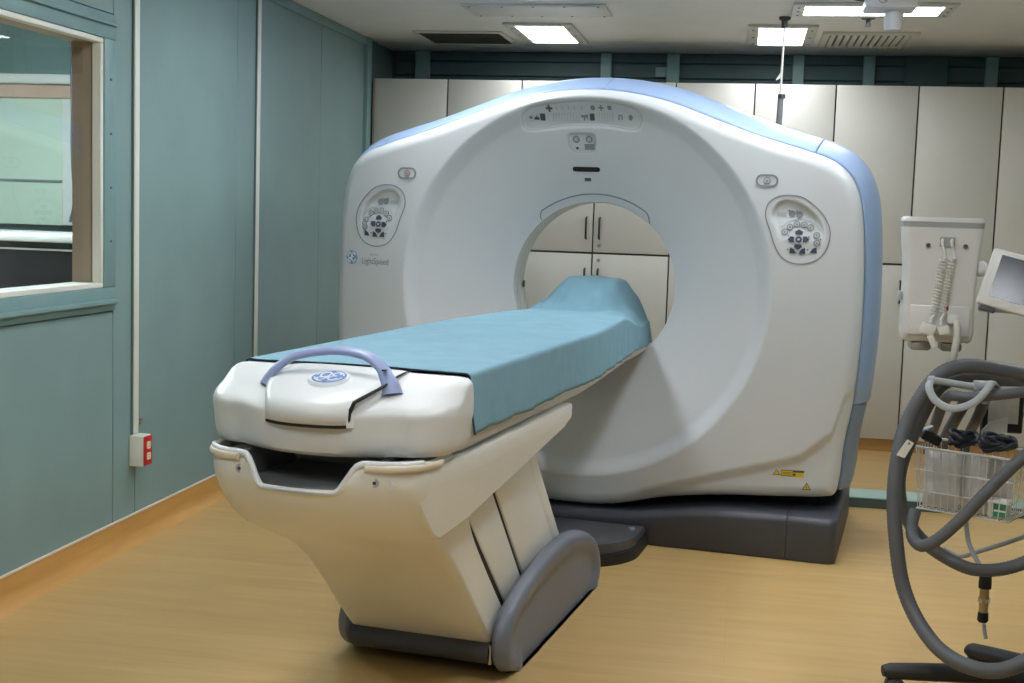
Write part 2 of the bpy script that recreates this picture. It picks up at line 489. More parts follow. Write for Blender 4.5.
def luminaire(x0, x1, y0, y1, label, gm, screws=True, frame=0.06):
    t = tag(empty('ceiling_light', ((x0 + x1) / 2, (y0 + y1) / 2, CH)), label, 'ceiling light', 'fluorescent ceiling lights')
    hx, hy = (x1 - x0) / 2, (y1 - y0) / 2
    for a0, a1, b0, b1 in ((-hx - frame, hx + frame, -hy - frame, -hy), (-hx - frame, hx + frame, hy, hy + frame), (-hx - frame, -hx, -hy, hy), (hx, hx + frame, -hy, hy)):
        box('frame', a0, a1, b0, b1, -0.014, -0.0005, 'hatch_white', t, 0.003, 1)
    box('diffuser', -hx + 0.001, hx - 0.001, -hy + 0.001, hy - 0.001, -0.010, -0.004, gm, t)
    if screws:
        for sx in (-1, 1):
            for yy in (-hy * 0.8, 0, hy * 0.8):
                lathe('screw', [(0.006, -0.017), (0.007, -0.0145)], 'ink_dark', t, (sx * (hx + frame * 0.5), yy, 0), 'z', 8)
    return t


luminaire(-1.325, -1.055, 7.27, 7.97, 'square lit ceiling panel left of the scanner crown, beside the dark grille', 'lamp_glass_far')
luminaire(0.02, 0.275, 7.28, 7.98, 'lit ceiling panel right of the scanner crown, crossed by the thin hanging rod', 'lamp_glass_far')
luminaire(0.235, 0.885, 6.55, 6.83, 'wide lit ceiling panel at the top right, partly hidden by the white bracket', 'lamp_glass_far')
for i, (x, y) in enumerate(((-1.3, 5.3), (0.15, 5.0), (1.49, 5.0), (-1.3, 3.5), (0.15, 2.6), (-1.3, 1.3), (0.15, 0.2))):  # unseen panels added to light the scanner face, couch and floor
    luminaire(x - 0.135, x + 0.135, y - 0.35, y + 0.35, 'lit ceiling panel ' + ('just in front of the scanner at the left', 'just in front of the scanner bore', 'over the right of the medical cart', 'over the floor left of the couch', 'nearest the viewer on the right of the couch line', 'by the left wall near the viewer', 'straight above the viewer')[i] + ', unseen, added to light the room', 'fill_lamp_glass', False)
# unseen lamp added to brighten the control room
t = tag(empty('ceiling_light', (-3.6, 5.2, CH)), 'added unseen lit panel brightening the control room beyond the window', 'ceiling light')
box('frame', -0.36, 0.36, -0.36, 0.36, -0.012, -0.0005, 'hatch_white', t, 0.003, 1)
box('diffuser', -0.3, 0.3, -0.3, 0.3, -0.018, -0.0125, 'lamp_glass_control', t)

# ceiling access hatch, grilles
h = tag(empty('ceiling_hatch', (-1.11, 6.74, CH)), 'long flat access panel in the ceiling above the scanner', 'hatch')
box('panel', -0.37, 0.37, -0.17, 0.17, -0.014, -0.0005, 'hatch_white', h, 0.004, 1)
for sx in (-0.33, -0.16, 0.0, 0.16, 0.33):
    for sy in (-0.15, 0.15):
        lathe('screw', [(0.005, -0.0165), (0.006, -0.0142)], 'ink_dark', h, (sx, sy, 0), 'z', 8)
v = tag(empty('air_grille', (-1.72, 7.81, CH)), 'dark perforated return air grille in the ceiling left of the lit panel', 'grille')
for a0, a1, b0, b1 in ((-0.27, 0.27, -0.26, -0.235), (-0.27, 0.27, 0.235, 0.26), (-0.27, -0.245, -0.2345, 0.2345), (0.245, 0.27, -0.2345, 0.2345)):
    box('frame', a0, a1, b0, b1, -0.014, -0.0005, 'hatch_white', v, 0.003, 1)
box('mesh_plate', -0.2445, 0.2445, -0.2345, 0.2345, -0.006, -0.0005, 'grille_dark', v)
for k in range(17):
    box('bar', -0.2445, 0.2445, -0.225 + k * 0.028, -0.217 + k * 0.028, -0.012, -0.0065, 'grille_dark', v)
v = tag(empty('air_vent', (0.63, 7.77, CH)), 'pale louvred air vent in the ceiling at upper right', 'vent')
for a0, a1, b0, b1 in ((-0.26, 0.26, -0.30, -0.26), (-0.26, 0.26, 0.26, 0.30), (-0.26, -0.22, -0.259, 0.259), (0.22, 0.26, -0.259, 0.259)):
    box('frame', a0, a1, b0, b1, -0.016, -0.0005, 'white_trim', v, 0.003, 1)
box('duct', -0.219, 0.219, -0.259, 0.259, -0.003, -0.0005, 'ink_grey', v)
for k in range(11):
    x = -0.2 + k * 0.04
    box('slat', -0.012, 0.012, -0.259, 0.259, -0.0015, 0.0015, 'white_trim', v, M=Matrix.Translation((x, 0, -0.013)) @ Matrix.Rotation(radians(35), 4, 'Y'))

# thin ceiling rod hanging down behind the scanner
r_ = tag(empty('hanging_rod', (0.148, 6.96, CH)), 'thin white rod hanging from the ceiling behind the scanner, grey lower end', 'hanging rod')
lathe('ceiling_mount', [(0.03, -0.0005), (0.03, -0.012), (0.016, -0.022), (0.016, -0.055)], 'ink_dark', r_, (0, 0, 0), 'z', 16)
tube('rod', [(0, 0, -0.055), (-0.003, 0, -0.40)], 0.006, 'white_trim', r_, 8)
prism('hook', [(-0.005, -0.28), (-0.028, -0.315), (-0.028, -0.325), (-0.005, -0.31)], 'y', -0.004, 0.004, 'white_trim', r_)
tube('lower_tube', [(0.0, 0, -0.40), (-0.012, 0, -1.05)], 0.016, 'ink_grey', r_, 10)
lathe('tube_cap', [(0.02, -0.395), (0.02, -0.415)], 'ink_dark', r_, (0.004, 0, 0), 'z', 12)

# white ceiling bracket at top right
zb = 2.30
cb = tag(empty('ceiling_bracket', (0.58, 6.02, CH)), 'white boxy ceiling bracket with round stub and no-entry label at top right', 'bracket')
box('housing', -0.11, 0.11, -0.09, 0.12, zb - CH, -0.0005, 'device_white', cb, 0.012, 3)
lathe('stub', [(0.04, zb - CH - 0.0005), (0.04, zb - CH - 0.075), (0.034, zb - CH - 0.085)], 'device_white', cb, (0.02, 0.02, 0), 'z', 24)
box('plate', -0.075, 0.0, -0.094, -0.0905, zb - CH + 0.004, zb - CH + 0.07, 'device_white', cb, 0.001, 1)
lb = lathe_data([(0.022, 0), (0.0165, 0)], (-0.04, -0.0955, zb - CH + 0.036), 'y', 24)
merged('no_entry_sign', [lb, ([(-0.057, -0.0957, zb - CH + 0.047), (-0.052, -0.0957, zb - CH + 0.052), (-0.024, -0.0957, zb - CH + 0.025), (-0.029, -0.0957, zb - CH + 0.020)], [(0, 1, 2, 3)])], 'seal_red', cb)
tag(tube('bracket_cord', catmull([(0.30, 6.0, CH - 0.001), (0.36, 5.96, 2.36), (0.42, 5.94, 2.335), (0.460, 5.95, 2.33)], 6), 0.006, 'ink_dark', None, 8), 'dark cord drooping from the ceiling to the white bracket', 'cord')
hk = tag(empty('ceiling_hook', (0.565, 6.95, CH)), 'small dark metal hook on the ceiling beside the white bracket', 'hook')
lathe('plate', [(0.034, -0.0005), (0.034, -0.01)], 'ink_dark', hk, (0, 0, 0), 'z', 16)
box('tongue', -0.012, 0.012, -0.006, 0.006, -0.05, -0.0105, 'ink_dark', hk, 0.004, 2)

# ================================================================== CABINETS
YC = 7.97
HANDLE = None


def bar_handle(parent, x, z0, z1):
    tube('handle', [(x, -0.004, z0), (x, -0.03, z0 + 0.004), (x, -0.03, z1 - 0.004), (x, -0.004, z1)], 0.0065, 'black_metal', parent, 8)


def cabinet(xs, label, handles, locks=()):
    """xs: door joints from left to right"""
    x0, x1 = xs[0], xs[-1]
    xc = (x0 + x1) / 2
    t = tag(empty('storage_cabinet', (xc, YC, 0)), label, 'cabinet', 'cream wall cabinets')
    box('body', x0 - xc + 0.002, x1 - xc - 0.002, 0.0205, 0.47, 0.075, 2.168, 'cabinet_body', t)
    g = 0.0045
    for k in range(len(xs) - 1):
        for z0, z1 in ((0.078, 1.121), (1.133, 2.170)):
            d = box('door', xs[k] - xc + g, xs[k + 1] - xc - g, 0, 0.02, z0, z1, 'cabinet', t, 0.0025, 2)
            hx = handles[k]
            if hx is None: continue
            hx = hx - xc
            if z0 > 1: bar_handle(d, hx, 1.215, 1.345)
            else: bar_handle(d, hx, 0.90, 1.03)
            if (k, z0 > 1) in locks:
                lathe('lock', [(0.011, -0.004), (0.011, -0.0002)], 'chrome', d, (hx + 0.0, 0, 1.175 if z0 > 1 else 1.085), 'y', 12)
    pl = box('plinth', x0 - xc, x1 - xc, 0.03, 0.47, 0.0, 0.0745, 'plinth', t)
    return t


x_j = [-2.338, -1.863, -1.395, -0.922, -0.451, 0.018, 0.489, 0.960, 1.431, 1.90]
cabinet(x_j[0:2], 'single-width cream cabinet at the far left against the teal wall', [-1.905])
cabinet(x_j[1:3], 'cream cabinet second from the teal wall, left of the scanner crown', [-1.44])
cabinet(x_j[2:5], 'cream double cabinet seen through the scanner bore', [-0.963, -0.881], {(1, True), (1, False)})
cabinet(x_j[4:7], 'cream double cabinet behind the scanner right shoulder', [-0.023, 0.06])
cabinet(x_j[6:9], 'cream double cabinet right of the scanner, behind the white monitor box', [0.919, 1.0])
cabinet(x_j[8:10], 'cream cabinet at the right edge of the picture', [1.86])
struct(box('trim_5', WX + 0.0225, x_j[0] - 0.002, YC - 0.002, YC + 0.3, 0.0, 2.17, 'cabinet', None, 0.002, 1), 'cream filler strip at the left end of the cabinets')

# low green cable step on the floor behind the scanner
st = tag(empty('floor_cable_step', (0.8, 6.345, 0)), 'low green cable trough on the floor behind the scanner', 'cable trough')
box('body', -1.35, 1.25, 0.0, 0.21, 0, 0.045, 'step_face', st, 0.002, 1)
for k in range(4):
    box('cover_plate', -1.35 + k * 0.65 + 0.002, -0.70 + k * 0.65 - 0.002, 0.001, 0.209, 0.0455, 0.05, 'step_top', st, 0.0015, 1)
    lathe('screw', [(0.006, 0.0502), (0.005, 0.053)], 'ink_dark', st, (-1.02 + k * 0.65, 0.03, 0), 'z', 8)

# red outlet box on the left wall
ob = tag(empty('outlet_box', (WX, 4.77, 0.37)), 'white surface outlet box with red face plate and two ivory sockets', 'outlet')
box('body', 0.0005, 0.06, -0.036, 0.036, -0.061, 0.061, 'white_trim', ob, 0.003, 2)
pl = box('face_plate', 0.0605, 0.065, -0.035, 0.035, -0.059, 0.059, 'red', ob, 0.002, 2)
for z in (-0.022, 0.022):
    s = box('socket', 0.0655, 0.069, -0.014, 0.014, z - 0.014, z + 0.014, 'ivory', ob, 0.004, 2)
    for dz in (-0.005, 0.005): box('slot', 0.0692, 0.0696, -0.006, 0.006, z + dz - 0.001, z + dz + 0.001, 'ink_dark', s)
sc_ = tag(empty('wall_clip', (WX, 4.832, 0.475)), 'tiny brass clip on the wall just above the outlet box', 'clip')
box('strap', 0.0005, 0.006, -0.012, 0.012, -0.012, -0.006, 'brass', sc_); box('strap', 0.0005, 0.006, -0.012, 0.012, 0.006, 0.012, 'brass', sc_)
# ================================================================== CT GANTRY
ZC = 1.055; RB = 0.364
gan = tag(empty('ct_scanner', GO, -GA), 'large white ring-shaped CT scanner gantry with blue edge trim', 'ct scanner')
half = [(0.0, 0.130), (0.11, 0.134), (0.24, 0.152), (0.40, 0.188), (0.64, 0.220), (0.88, 0.234), (1.03, 0.240), (1.078, 0.252),
        (1.093, 0.31), (1.104, 0.46), (1.128, 0.62), (1.143, 0.80), (1.148, 0.98), (1.142, 1.22), (1.126, 1.40), (1.10, 1.50), (1.055, 1.57),
        (0.985, 1.615), (0.87, 1.652), (0.71, 1.700), (0.55, 1.757), (0.385, 1.818), (0.28, 1.848), (0.17, 1.869), (0.06, 1.880), (0.0, 1.881)]
ctrl = [(-x, z) for x, z in half[::-1][1:-1]]
loop = half + ctrl            # counter-clockwise from bottom centre through +x
dense = [(p.x, p.y) for p in catmull([(x, z, 0) for x, z in loop], 10, True)]
dense = [(x * 1.018 if x < 0 else x, z) for x, z in dense]
DP = np.array(dense)
NA = 960
# resample at equal polar angle about bore centre
ang = np.unwrap(np.arctan2(DP[:, 1] - ZC, DP[:, 0]))
rad = np.hypot(DP[:, 0], DP[:, 1] - ZC)
A0 = -pi / 2
angs = A0 + np.arange(NA) * 2 * pi / NA
ang_s = ang - ang[0] + A0
ang_e = np.concatenate([ang_s - 2 * pi, ang_s, ang_s + 2 * pi]); rad_e = np.tile(rad, 3)
RO = np.interp(angs, ang_e, rad_e)
OUTX = RO * np.cos(angs); OUTZ = ZC + RO * np.sin(angs)


def dist_outline(x, z):
    """distance of points (arrays) to the outline polyline"""
    x = np.asarray(x, float); z = np.asarray(z, float)
    a = np.arctan2(z - ZC, x)
    best = np.full(x.shape, 9.0)
    P = np.stack([OUTX, OUTZ], 1)
    idx = np.floor((a - A0) / (2 * pi) * len(P)).astype(int)
    for k in range(-24, 25, 1):
        q = P[(idx + k) % len(P)]; e = P[(idx + k + 1) % len(P)] - q
        t = np.clip(((x - q[..., 0]) * e[..., 0] + (z - q[..., 1]) * e[..., 1]) / (e[..., 0] ** 2 + e[..., 1] ** 2), 0, 1)
        best = np.minimum(best, np.hypot(q[..., 0] + t * e[..., 0] - x, q[..., 1] + t * e[..., 1] - z))
    return np.where(best < 1e-6, 0.0, best)


zc_x = np.array([0, 0.2, 0.296, 0.626, 0.943, 1.06, 1.10, 1.2]); zc_z = np.array([0.12, 0.19, 0.233, 0.335, 0.43, 0.53, 0.68, 0.74])


def sd_poly(x, z, poly):
    """signed distance (positive inside) to a polygon"""
    P = np.array(poly); x = np.asarray(x, float); z = np.asarray(z, float)
    d = np.full(x.shape, 9.0); ins = np.zeros(x.shape, bool)
    n = len(P)
    for i in range(n):
        ax, az = P[i]; bx, bz = P[(i + 1) % n]
        ex, ez = bx - ax, bz - az
        t = np.clip(((x - ax) * ex + (z - az) * ez) / (ex * ex + ez * ez + 1e-12), 0, 1)
        d = np.minimum(d, np.hypot(x - ax - t * ex, z - az - t * ez))
        c = ((az > z) != (bz > z)) & (x < (bx - ax) * (z - az) / (bz - az + 1e-12) + ax)
        ins ^= c
    return np.where(ins, d, -d)


def base_y(x, z):
    x = np.asarray(x, float); z = np.asarray(z, float)
    r = np.hypot(x, z - ZC); ax = np.abs(x)
    y = 0.05 + 0.5 * np.maximum(0, ax - 0.72) ** 2
    s = np.maximum(0, 0.80 - r)
    y = y + 0.03 * sstep(0, 0.07, s) + 0.21 * (s / 0.44) ** 1.2
    zc = np.interp(ax, zc_x, zc_z)
    y = y + 0.028 * sstep(0.0, 0.055, zc - z) * sstep(0.15, 0.4, ax)
    return y


def on_cover(px, py):
    y = 0.08
    for _ in range(6):
        x, _yy, z = gat(px, py, y); y = float(base_y(x, z))
    return x, z


def crop_pts(pts, ox, oy, s): return [on_cover(ox + p[0] / s, oy + p[1] / s) for p in pts]


SR = 736 / 140.0
panel_out_R = crop_pts([(240, 238), (330, 250), (400, 300), (450, 360), (475, 440), (450, 530), (400, 580), (320, 600), (240, 580), (190, 520), (160, 430), (135, 350), (145, 290), (180, 255)], 740, 150, SR)
panel_in_R = crop_pts([(190, 290), (235, 266), (300, 275), (370, 318), (420, 375), (443, 450), (420, 530), (370, 568), (320, 580), (250, 560), (215, 500), (190, 420), (168, 340)], 740, 150, SR)
smooth2 = lambda P, n=5: [(p.x, p.y) for p in catmull([(a, b, 0) for a, b in P], n, True)]
panel_out_R = smooth2(panel_out_R); panel_in_R = smooth2(panel_in_R)
LPX = 0.038        # the left panel sits a little further out
mir = lambda P: [(-a - LPX, b) for a, b in P]
SD = 878 / 180.0
disp_out = smooth2(crop_pts([(108, 195), (112, 160), (150, 133), (240, 113), (340, 104), (430, 102), (540, 110), (630, 128), (678, 158), (690, 195), (675, 235), (630, 240), (540, 226), (430, 221), (320, 224), (220, 236), (150, 243), (118, 228)], 500, 80, SD))
small_rec = smooth2(crop_pts([(335, 275), (350, 264), (400, 262), (450, 266), (463, 285), (462, 335), (445, 350), (400, 352), (365, 350), (340, 320)], 500, 80, SD))


def cover_y(x, z):
    x = np.asarray(x, float); z = np.asarray(z, float)
    y = base_y(x, z)
    for poly, d, w in ((disp_out, 0.012, 0.02), (small_rec, 0.008, 0.012)):
        sd = sd_poly(x, z, poly); y = y + d * sstep(-w * 0.7, w * 0.5, sd)
    for poly in (panel_in_R, mir(panel_in_R)):
        sd = sd_poly(x, z, poly)
        cz = sum(p[1] for p in poly) / len(poly)
        grow = np.clip(0.45 + (z - cz) / 0.11, 0.05, 1)
        y = y + 0.017 * grow * sstep(-0.004, 0.012, sd)
    d = dist_outline(x, z); R = 0.055
    q = np.clip(R - d, 0, R)
    y = y + (R - np.sqrt(np.maximum(R * R - q * q, 0)))
    return y


NR = 150
tt = np.linspace(0, 1, NR)
tt = tt ** 0.95
tt = np.concatenate([tt[:-14], 1 - (1 - tt[-14]) * (1 - np.linspace(0, 1, 26)) ** 1.7])
NR = len(tt)
RR = RB + (RO[None, :] - RB) * tt[:, None]
GXX = RR * np.cos(angs)[None, :]; GZZ = ZC + RR * np.sin(angs)[None, :]
GYY = cover_y(GXX, GZZ)
EDGE_Y = GYY[-1].copy()
verts = [(float(GXX[i, k]), float(GYY[i, k]), float(GZZ[i, k])) for i in range(NR) for k in range(NA)]
# white side wall
for dy in (0.03, 0.05):
    verts += [(float(OUTX[k]), float(EDGE_Y[k] + dy), float(OUTZ[k])) for k in range(NA)]
faces = [(i * NA + k, i * NA + (k + 1) % NA, (i + 1) * NA + (k + 1) % NA, (i + 1) * NA + k) for i in range(NR + 1) for k in range(NA)]
front = obj('front_cover', verts, faces, 'gantry_white', gan, smooth=True, sharp=60)

# normals of the outline
TX = np.roll(OUTX, -1) - np.roll(OUTX, 1); TZ = np.roll(OUTZ, -1) - np.roll(OUTZ, 1)
LN = np.hypot(TX, TZ); NX, NZ = TZ / LN, -TX / LN
for _ in range(6):
    NX = (np.roll(NX, 1) + NX * 2 + np.roll(NX, -1)) / 4; NZ = (np.roll(NZ, 1) + NZ * 2 + np.roll(NZ, -1)) / 4
YBK = 0.93


def find_angle(x, z): return int(round((atan2(z - ZC, x) - A0) / (2 * pi) * NA)) % NA


def trim_piece(name, k0, k1, m, prof, label=None):
    V, Fs = [], []
    ks = [k0 + 0.12] + list(range(k0 + 1, k1)) + [k1 - 0.12]
    at_ = lambda A_, k: A_[int(k) % NA] * (1 - k % 1) + A_[(int(k) + 1) % NA] * (k % 1)
    for j, (off, t) in enumerate(prof):
        for k in ks:
            ye = at_(EDGE_Y, k) + 0.034; nz = at_(NZ, k)
            y = ye + (YBK - ye) * t; o_ = off * (0.66 + 0.26 * max(0, nz))
            V.append((at_(OUTX, k) + at_(NX, k) * o_, y, at_(OUTZ, k) + nz * o_))
    n = len(ks)
    for j in range(len(prof) - 1):
        for i in range(n - 1):
            Fs.append((j * n + i, j * n + i + 1, (j + 1) * n + i + 1, (j + 1) * n + i))
    o = obj(name, V, Fs, m, gan, smooth=True, sharp=55)
    sol = o.modifiers.new('thick', 'SOLIDIFY'); sol.thickness = 0.012; sol.offset = -1
    if label: o['label'] = label
    return o


prof_top = [(-0.004, -0.014), (0.001, -0.004), (0.008, 0.012), (0.022, 0.05), (0.038, 0.10), (0.052, 0.15), (0.063, 0.21), (0.070, 0.29), (0.072, 0.40), (0.068, 0.6), (0.05, 0.82), (0.02, 0.97)]
prof_low = [(p[0] * 0.8, p[1]) for p in prof_top]
kA = find_angle(1.085, 0.262); kB = find_angle(1.13, 0.62); kC = find_angle(0.93, 1.634); kD = find_angle(0.06, 1.880)
kB2, kC2 = (NA - kB), (NA - kC); kA2 = NA - kA
G1 = 0
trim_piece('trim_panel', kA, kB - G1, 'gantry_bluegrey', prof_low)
trim_piece('trim_panel', kB + G1, kC - G1, 'gantry_blue', prof_top)
tr_top = trim_piece('trim_panel', kC + G1, kD - G1, 'gantry_blue', prof_top)
trim_piece('trim_panel', kD + G1, kC2 - G1, 'gantry_blue', prof_top)
trim_piece('trim_panel', kC2 + G1, kB2 - G1, 'gantry_blue', prof_top)
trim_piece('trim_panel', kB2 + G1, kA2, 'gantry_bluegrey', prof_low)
# grip slot on the right shoulder trim
k0, k1 = find_angle(0.86, 1.655), find_angle(0.50, 1.775)
V, Fs = [], []
for k in range(k0, k1 + 1):
    f_ = (k - k0) / (k1 - k0); w = sin(pi * f_) ** 0.5
    for t_, o_ in ((0.13 - 0.045 * w, 0.0), (0.13 + 0.05 * w, 0.0)):
        ye = EDGE_Y[k % NA] + 0.034
        off = np.interp(t_, [p[1] for p in prof_top], [p[0] for p in prof_top]) * (0.66 + 0.26 * max(0, NZ[k])) + 0.0012
        V.append((OUTX[k] + NX[k] * off, ye + (YBK - ye) * t_, OUTZ[k] + NZ[k] * off))
for i in range(k1 - k0): Fs.append((2 * i, 2 * i + 1, 2 * i + 3, 2 * i + 2))
obj('grip_recess', V, Fs, 'gantry_bluegrey', tr_top, smooth=True)
# rivet hole on the lower right trim
kk = find_angle(1.128, 0.66)
lathe('trim_stud', [(0.010, 0), (0.010, 0.004), (0.004, 0.005)], 'ink_dark', gan, (OUTX[kk] + 0.040, EDGE_Y[kk] + 0.17, OUTZ[kk]), 'x', 10)

# rear cover with flared bore and bore liner
prof = [(RB, 0.288), (RB - 0.003, 0.298), (RB - 0.003, 0.325), (RB + 0.003, 0.328), (RB + 0.003, 0.334), (RB - 0.003, 0.337), (RB - 0.003, 0.385), (RB + 0.003, 0.388), (RB + 0.003, 0.395), (RB - 0.002, 0.398),
        (RB - 0.002, 0.44), (RB + 0.02, 0.50), (0.44, 0.65), (0.54, 0.82), (0.64, YBK)]
V, Fs = lathe_data(prof, (0, 0, ZC), 'y', 128)
obj('bore_liner', V, Fs, 'bore_white', gan, smooth=True, sharp=30)
V = []; NB = 192
for i in range(NB):
    k = i * NA // NB
    V.append((0.64 * cos(angs[k]), YBK, ZC + 0.64 * sin(angs[k])))
    V.append((OUTX[k] + NX[k] * 0.02, YBK, OUTZ[k] + NZ[k] * 0.02))
Fs = [(2 * i, 2 * i + 1, 2 * ((i + 1) % NB) + 1, 2 * ((i + 1) % NB)) for i in range(NB)]
obj('rear_cover', V, Fs, 'gantry_white', gan)
# small index mark inside the bore, left
bx = -(RB - 0.006)
box('bore_mark', bx * cos(0.08), bx * cos(0.08) + 0.002, 0.405, 0.435, ZC - 0.03, ZC + 0.0, 'ink_dark', gan)
# dark tilt frame behind the lower edge and floor base
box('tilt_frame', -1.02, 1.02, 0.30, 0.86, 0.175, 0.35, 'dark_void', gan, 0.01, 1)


def base_seg(name, x0, x1, ends):
    n = 24; V = []
    prof_n = 6
    xs = np.linspace(x0, x1, n)
    rows = []
    for x in xs:
        zt = float(np.interp(abs(x), [0, 0.25, 0.45, 0.62, 0.9, 1.2], [0.118, 0.126, 0.155, 0.178, 0.184, 0.184]))
        R = 0.03
        e = 0.0
        if ends and abs(x) > 1.07: e = 0.035 * (1 - sqrt(max(0, 1 - ((abs(x) - 1.07) / 0.036) ** 2)))
        row = [(x, 0.012 + e, 0.0), (x, 0.004 + e, 0.012)] + [(x, 0.0 + e + R - R * cos(a), zt - R + R * sin(a) - e * 0.4) for a in np.linspace(0, pi / 2, prof_n)] + [(x, 0.98, zt - e * 0.4), (x, 0.98, 0.0)]
        rows.append(row)
    m_ = len(rows[0])
    V = [p for r in rows for p in r]
    Fs = [(i * m_ + j, i * m_ + (j + 1) % m_, (i + 1) * m_ + (j + 1) % m_, (i + 1) * m_ + j) for i in range(n - 1) for j in range(m_)]
    Fs += [tuple(range(m_)), tuple(range((n - 1) * m_, n * m_))[::-1]]
    bm = bmesh.new(); me = bpy.data.meshes.new('t'); me.from_pydata(V, [], Fs); bm.from_mesh(me); bpy.data.meshes.remove(me)
    return obj_bm(name, bm, 'base_grey', gan, True, 40)


base_seg('base', -0.909, 0.909, False)
base_seg('base_end', 0.9115, 1.105, True)
base_seg('base_end', -1.105, -0.9115, True)


# ---- decals and controls laid on the cover surface
def conform(pts, lift):
    a = np.array(pts); y = cover_y(a[:, 0], a[:, 1])
    return [(float(a[i, 0]), float(y[i] - lift), float(a[i, 1])) for i in range(len(a))]


def patch(name, poly, m, parent, lift=0.0025, thick=0.002):
    V = conform(poly, lift); n = len(V)
    c = conform([(sum(p[0] for p in poly) / n, sum(p[1] for p in poly) / n)], lift)[0]
    V2 = [(x, y + thick + lift, z) for x, y, z in V]
    Fs = [(i, (i + 1) % n, 2 * n) for i in range(n)] + [(i, n + i, n + (i + 1) % n, (i + 1) % n) for i in range(n)]
    return obj(name, V + V2 + [c], Fs, m, parent)


def ribbon(name, pts, w, m, parent, closed=True, lift=0.0015):
    P = [Vector((a, b)) for a, b in pts]; n = len(P); A = []; B = []
    for i in range(n):
        t = (P[(i + 1) % n] - P[i - 1]) if closed else (P[min(i + 1, n - 1)] - P[max(i - 1, 0)])
        t.normalize(); nn = Vector((-t.y, t.x)) * (w / 2)
        A.append(P[i] + nn); B.append(P[i] - nn)
    V = conform(A, lift) + conform(B, lift)
    Fs = [(i, (i + 1) % n, n + (i + 1) % n, n + i) for i in range(n if closed else n - 1)]
    o = obj(name, V, Fs, m, parent); o.modifiers.new('t', 'SOLIDIFY').thickness = 0.001
    return o


def circ(cx, cz, r, n=14, sx=1.0): return [(cx + r * sx * cos(2 * pi * i / n), cz + r * sin(2 * pi * i / n)) for i in range(n)]


def pill(cx, cz, w, h, n=8):
    r = h / 2; out = []
    for s in (1, -1):
        for i in range(n + 1):
            a = -pi / 2 + pi * i / n if s == 1 else pi / 2 + pi * i / n
            out.append((cx + s * (w / 2 - r) + r * cos(a), cz + r * sin(a)))
    return out


def rect(cx, cz, w, h): return [(cx - w / 2, cz - h / 2), (cx + w / 2, cz - h / 2), (cx + w / 2, cz + h / 2), (cx - w / 2, cz + h / 2)]


def tri(cx, cz, s, rot=0.0): return [(cx + s * cos(rot + pi / 2 + k * 2 * pi / 3), cz + s * sin(rot + pi / 2 + k * 2 * pi / 3)) for k in range(3)]


rc = lambda px, py: on_cover(740 + px / SR, 150 + py / SR)
for side in (1, -1):
    po = panel_out_R if side == 1 else mir(panel_out_R)
    pi_ = panel_in_R if side == 1 else mir(panel_in_R)
    cp = ribbon('control_panel', po, 0.0042, 'ring_line', gan)
    cp['label'] = 'oval control panel right of the bore' if side == 1 else 'oval control panel left of the bore'
    # keypad plate inside the recess
    c = (sum(p[0] for p in pi_) / len(pi_), sum(p[1] for p in pi_) / len(pi_))
    key = lambda px, py: (side * rc(px, py)[0] - (LPX if side < 0 else 0), rc(px, py)[1])
    for px, py in ((273, 335), (312, 340)):
        patch('button', circ(*key(px, py), 0.0135), 'ink_grey', cp, 0.003)
    patch('display_strip', rect(*key(218, 338), 0.038, 0.018), 'ink_light', cp, 0.002)
    for px, py in ((235, 430), (262, 405), (298, 390), (337, 393), (371, 408), (403, 449), (404, 490)):
        x, z = key(px, py)
        b = patch('button', circ(x, z, 0.0135), 'ink_grey', cp, 0.003)
        b2 = patch('button_face', circ(x, z, 0.0095), 'ink_light', cp, 0.0045)
        patch('button_icon', rect(x, z, 0.007, 0.007), 'ink_grey', cp, 0.0055)
    ribbon('keypad_line', [key(px, py) for px, py in ((215, 408), (240, 384), (280, 367), (320, 362), (360, 372), (400, 396), (428, 430))], 0.002, 'ink_light', cp, closed=False)
    for px, py, rot in ((310, 434, 0), (272, 470, pi / 2), (343, 470, -pi / 2), (305, 506, pi)):
        x, z = key(px, py)
        patch('arrow_button', [(x + 0.016 * cos(a + (rot if side == 1 else -rot)), z + 0.013 * sin(a + (rot if side == 1 else -rot))) for a in (pi / 2, pi * 0.9, pi * 1.2, pi * 1.8, pi * 0.1 + 2 * pi)], 'ink_navy', cp, 0.004)
    x, z = key(308, 470); patch('center_button', circ(x, z, 0.0125), 'ink_navy', cp, 0.004); patch('center_mark', circ(x, z, 0.005, 8), 'ink_light', cp, 0.0055)
    for px, py in ((278, 528), (326, 530), (386, 527)):
        x, z = key(px, py); s_ = -1 if px < 300 else 1
        d_ = s_ * side; patch('arrow_button', [(x - d_ * 0.013, z - 0.011), (x + d_ * 0.013, z - 0.011), (x + d_ * 0.011, z + 0.013), (x - d_ * 0.004, z + 0.005)], 'ink_navy', cp, 0.004)
    for px, py in ((258, 318), (297, 322), (254, 452), (362, 457), (424, 472), (252, 522), (355, 525)):
        x, z = key(px, py); patch('indicator', circ(x, z, 0.003, 6), 'ink_dark', cp, 0.003)
    # pill-shaped stop control
    ex, ez = (0.757, 1.519) if side == 1 else (-0.790, 1.515)
    eb = ribbon('stop_control', pill(ex, ez, 0.082, 0.044), 0.0075, 'ring_line', gan, lift=0.003)
    patch('stop_button', circ(ex, ez, 0.0145, 16), 'ink_grey', eb, 0.003); patch('stop_face', circ(ex, ez, 0.0115, 16), 'seal_red' if side == -1 else 'ink_light', eb, 0.0045)
    patch('stop_mark', tri(ex, ez - 0.001, 0.007, pi), 'ink_grey', eb, 0.0055)

# display panel at the crown
dc = lambda px, py: on_cover(500 + px / SD, 80 + py / SD)
dpn = ribbon('display_panel', disp_out, 0.003, 'ink_light', gan, lift=0.001)


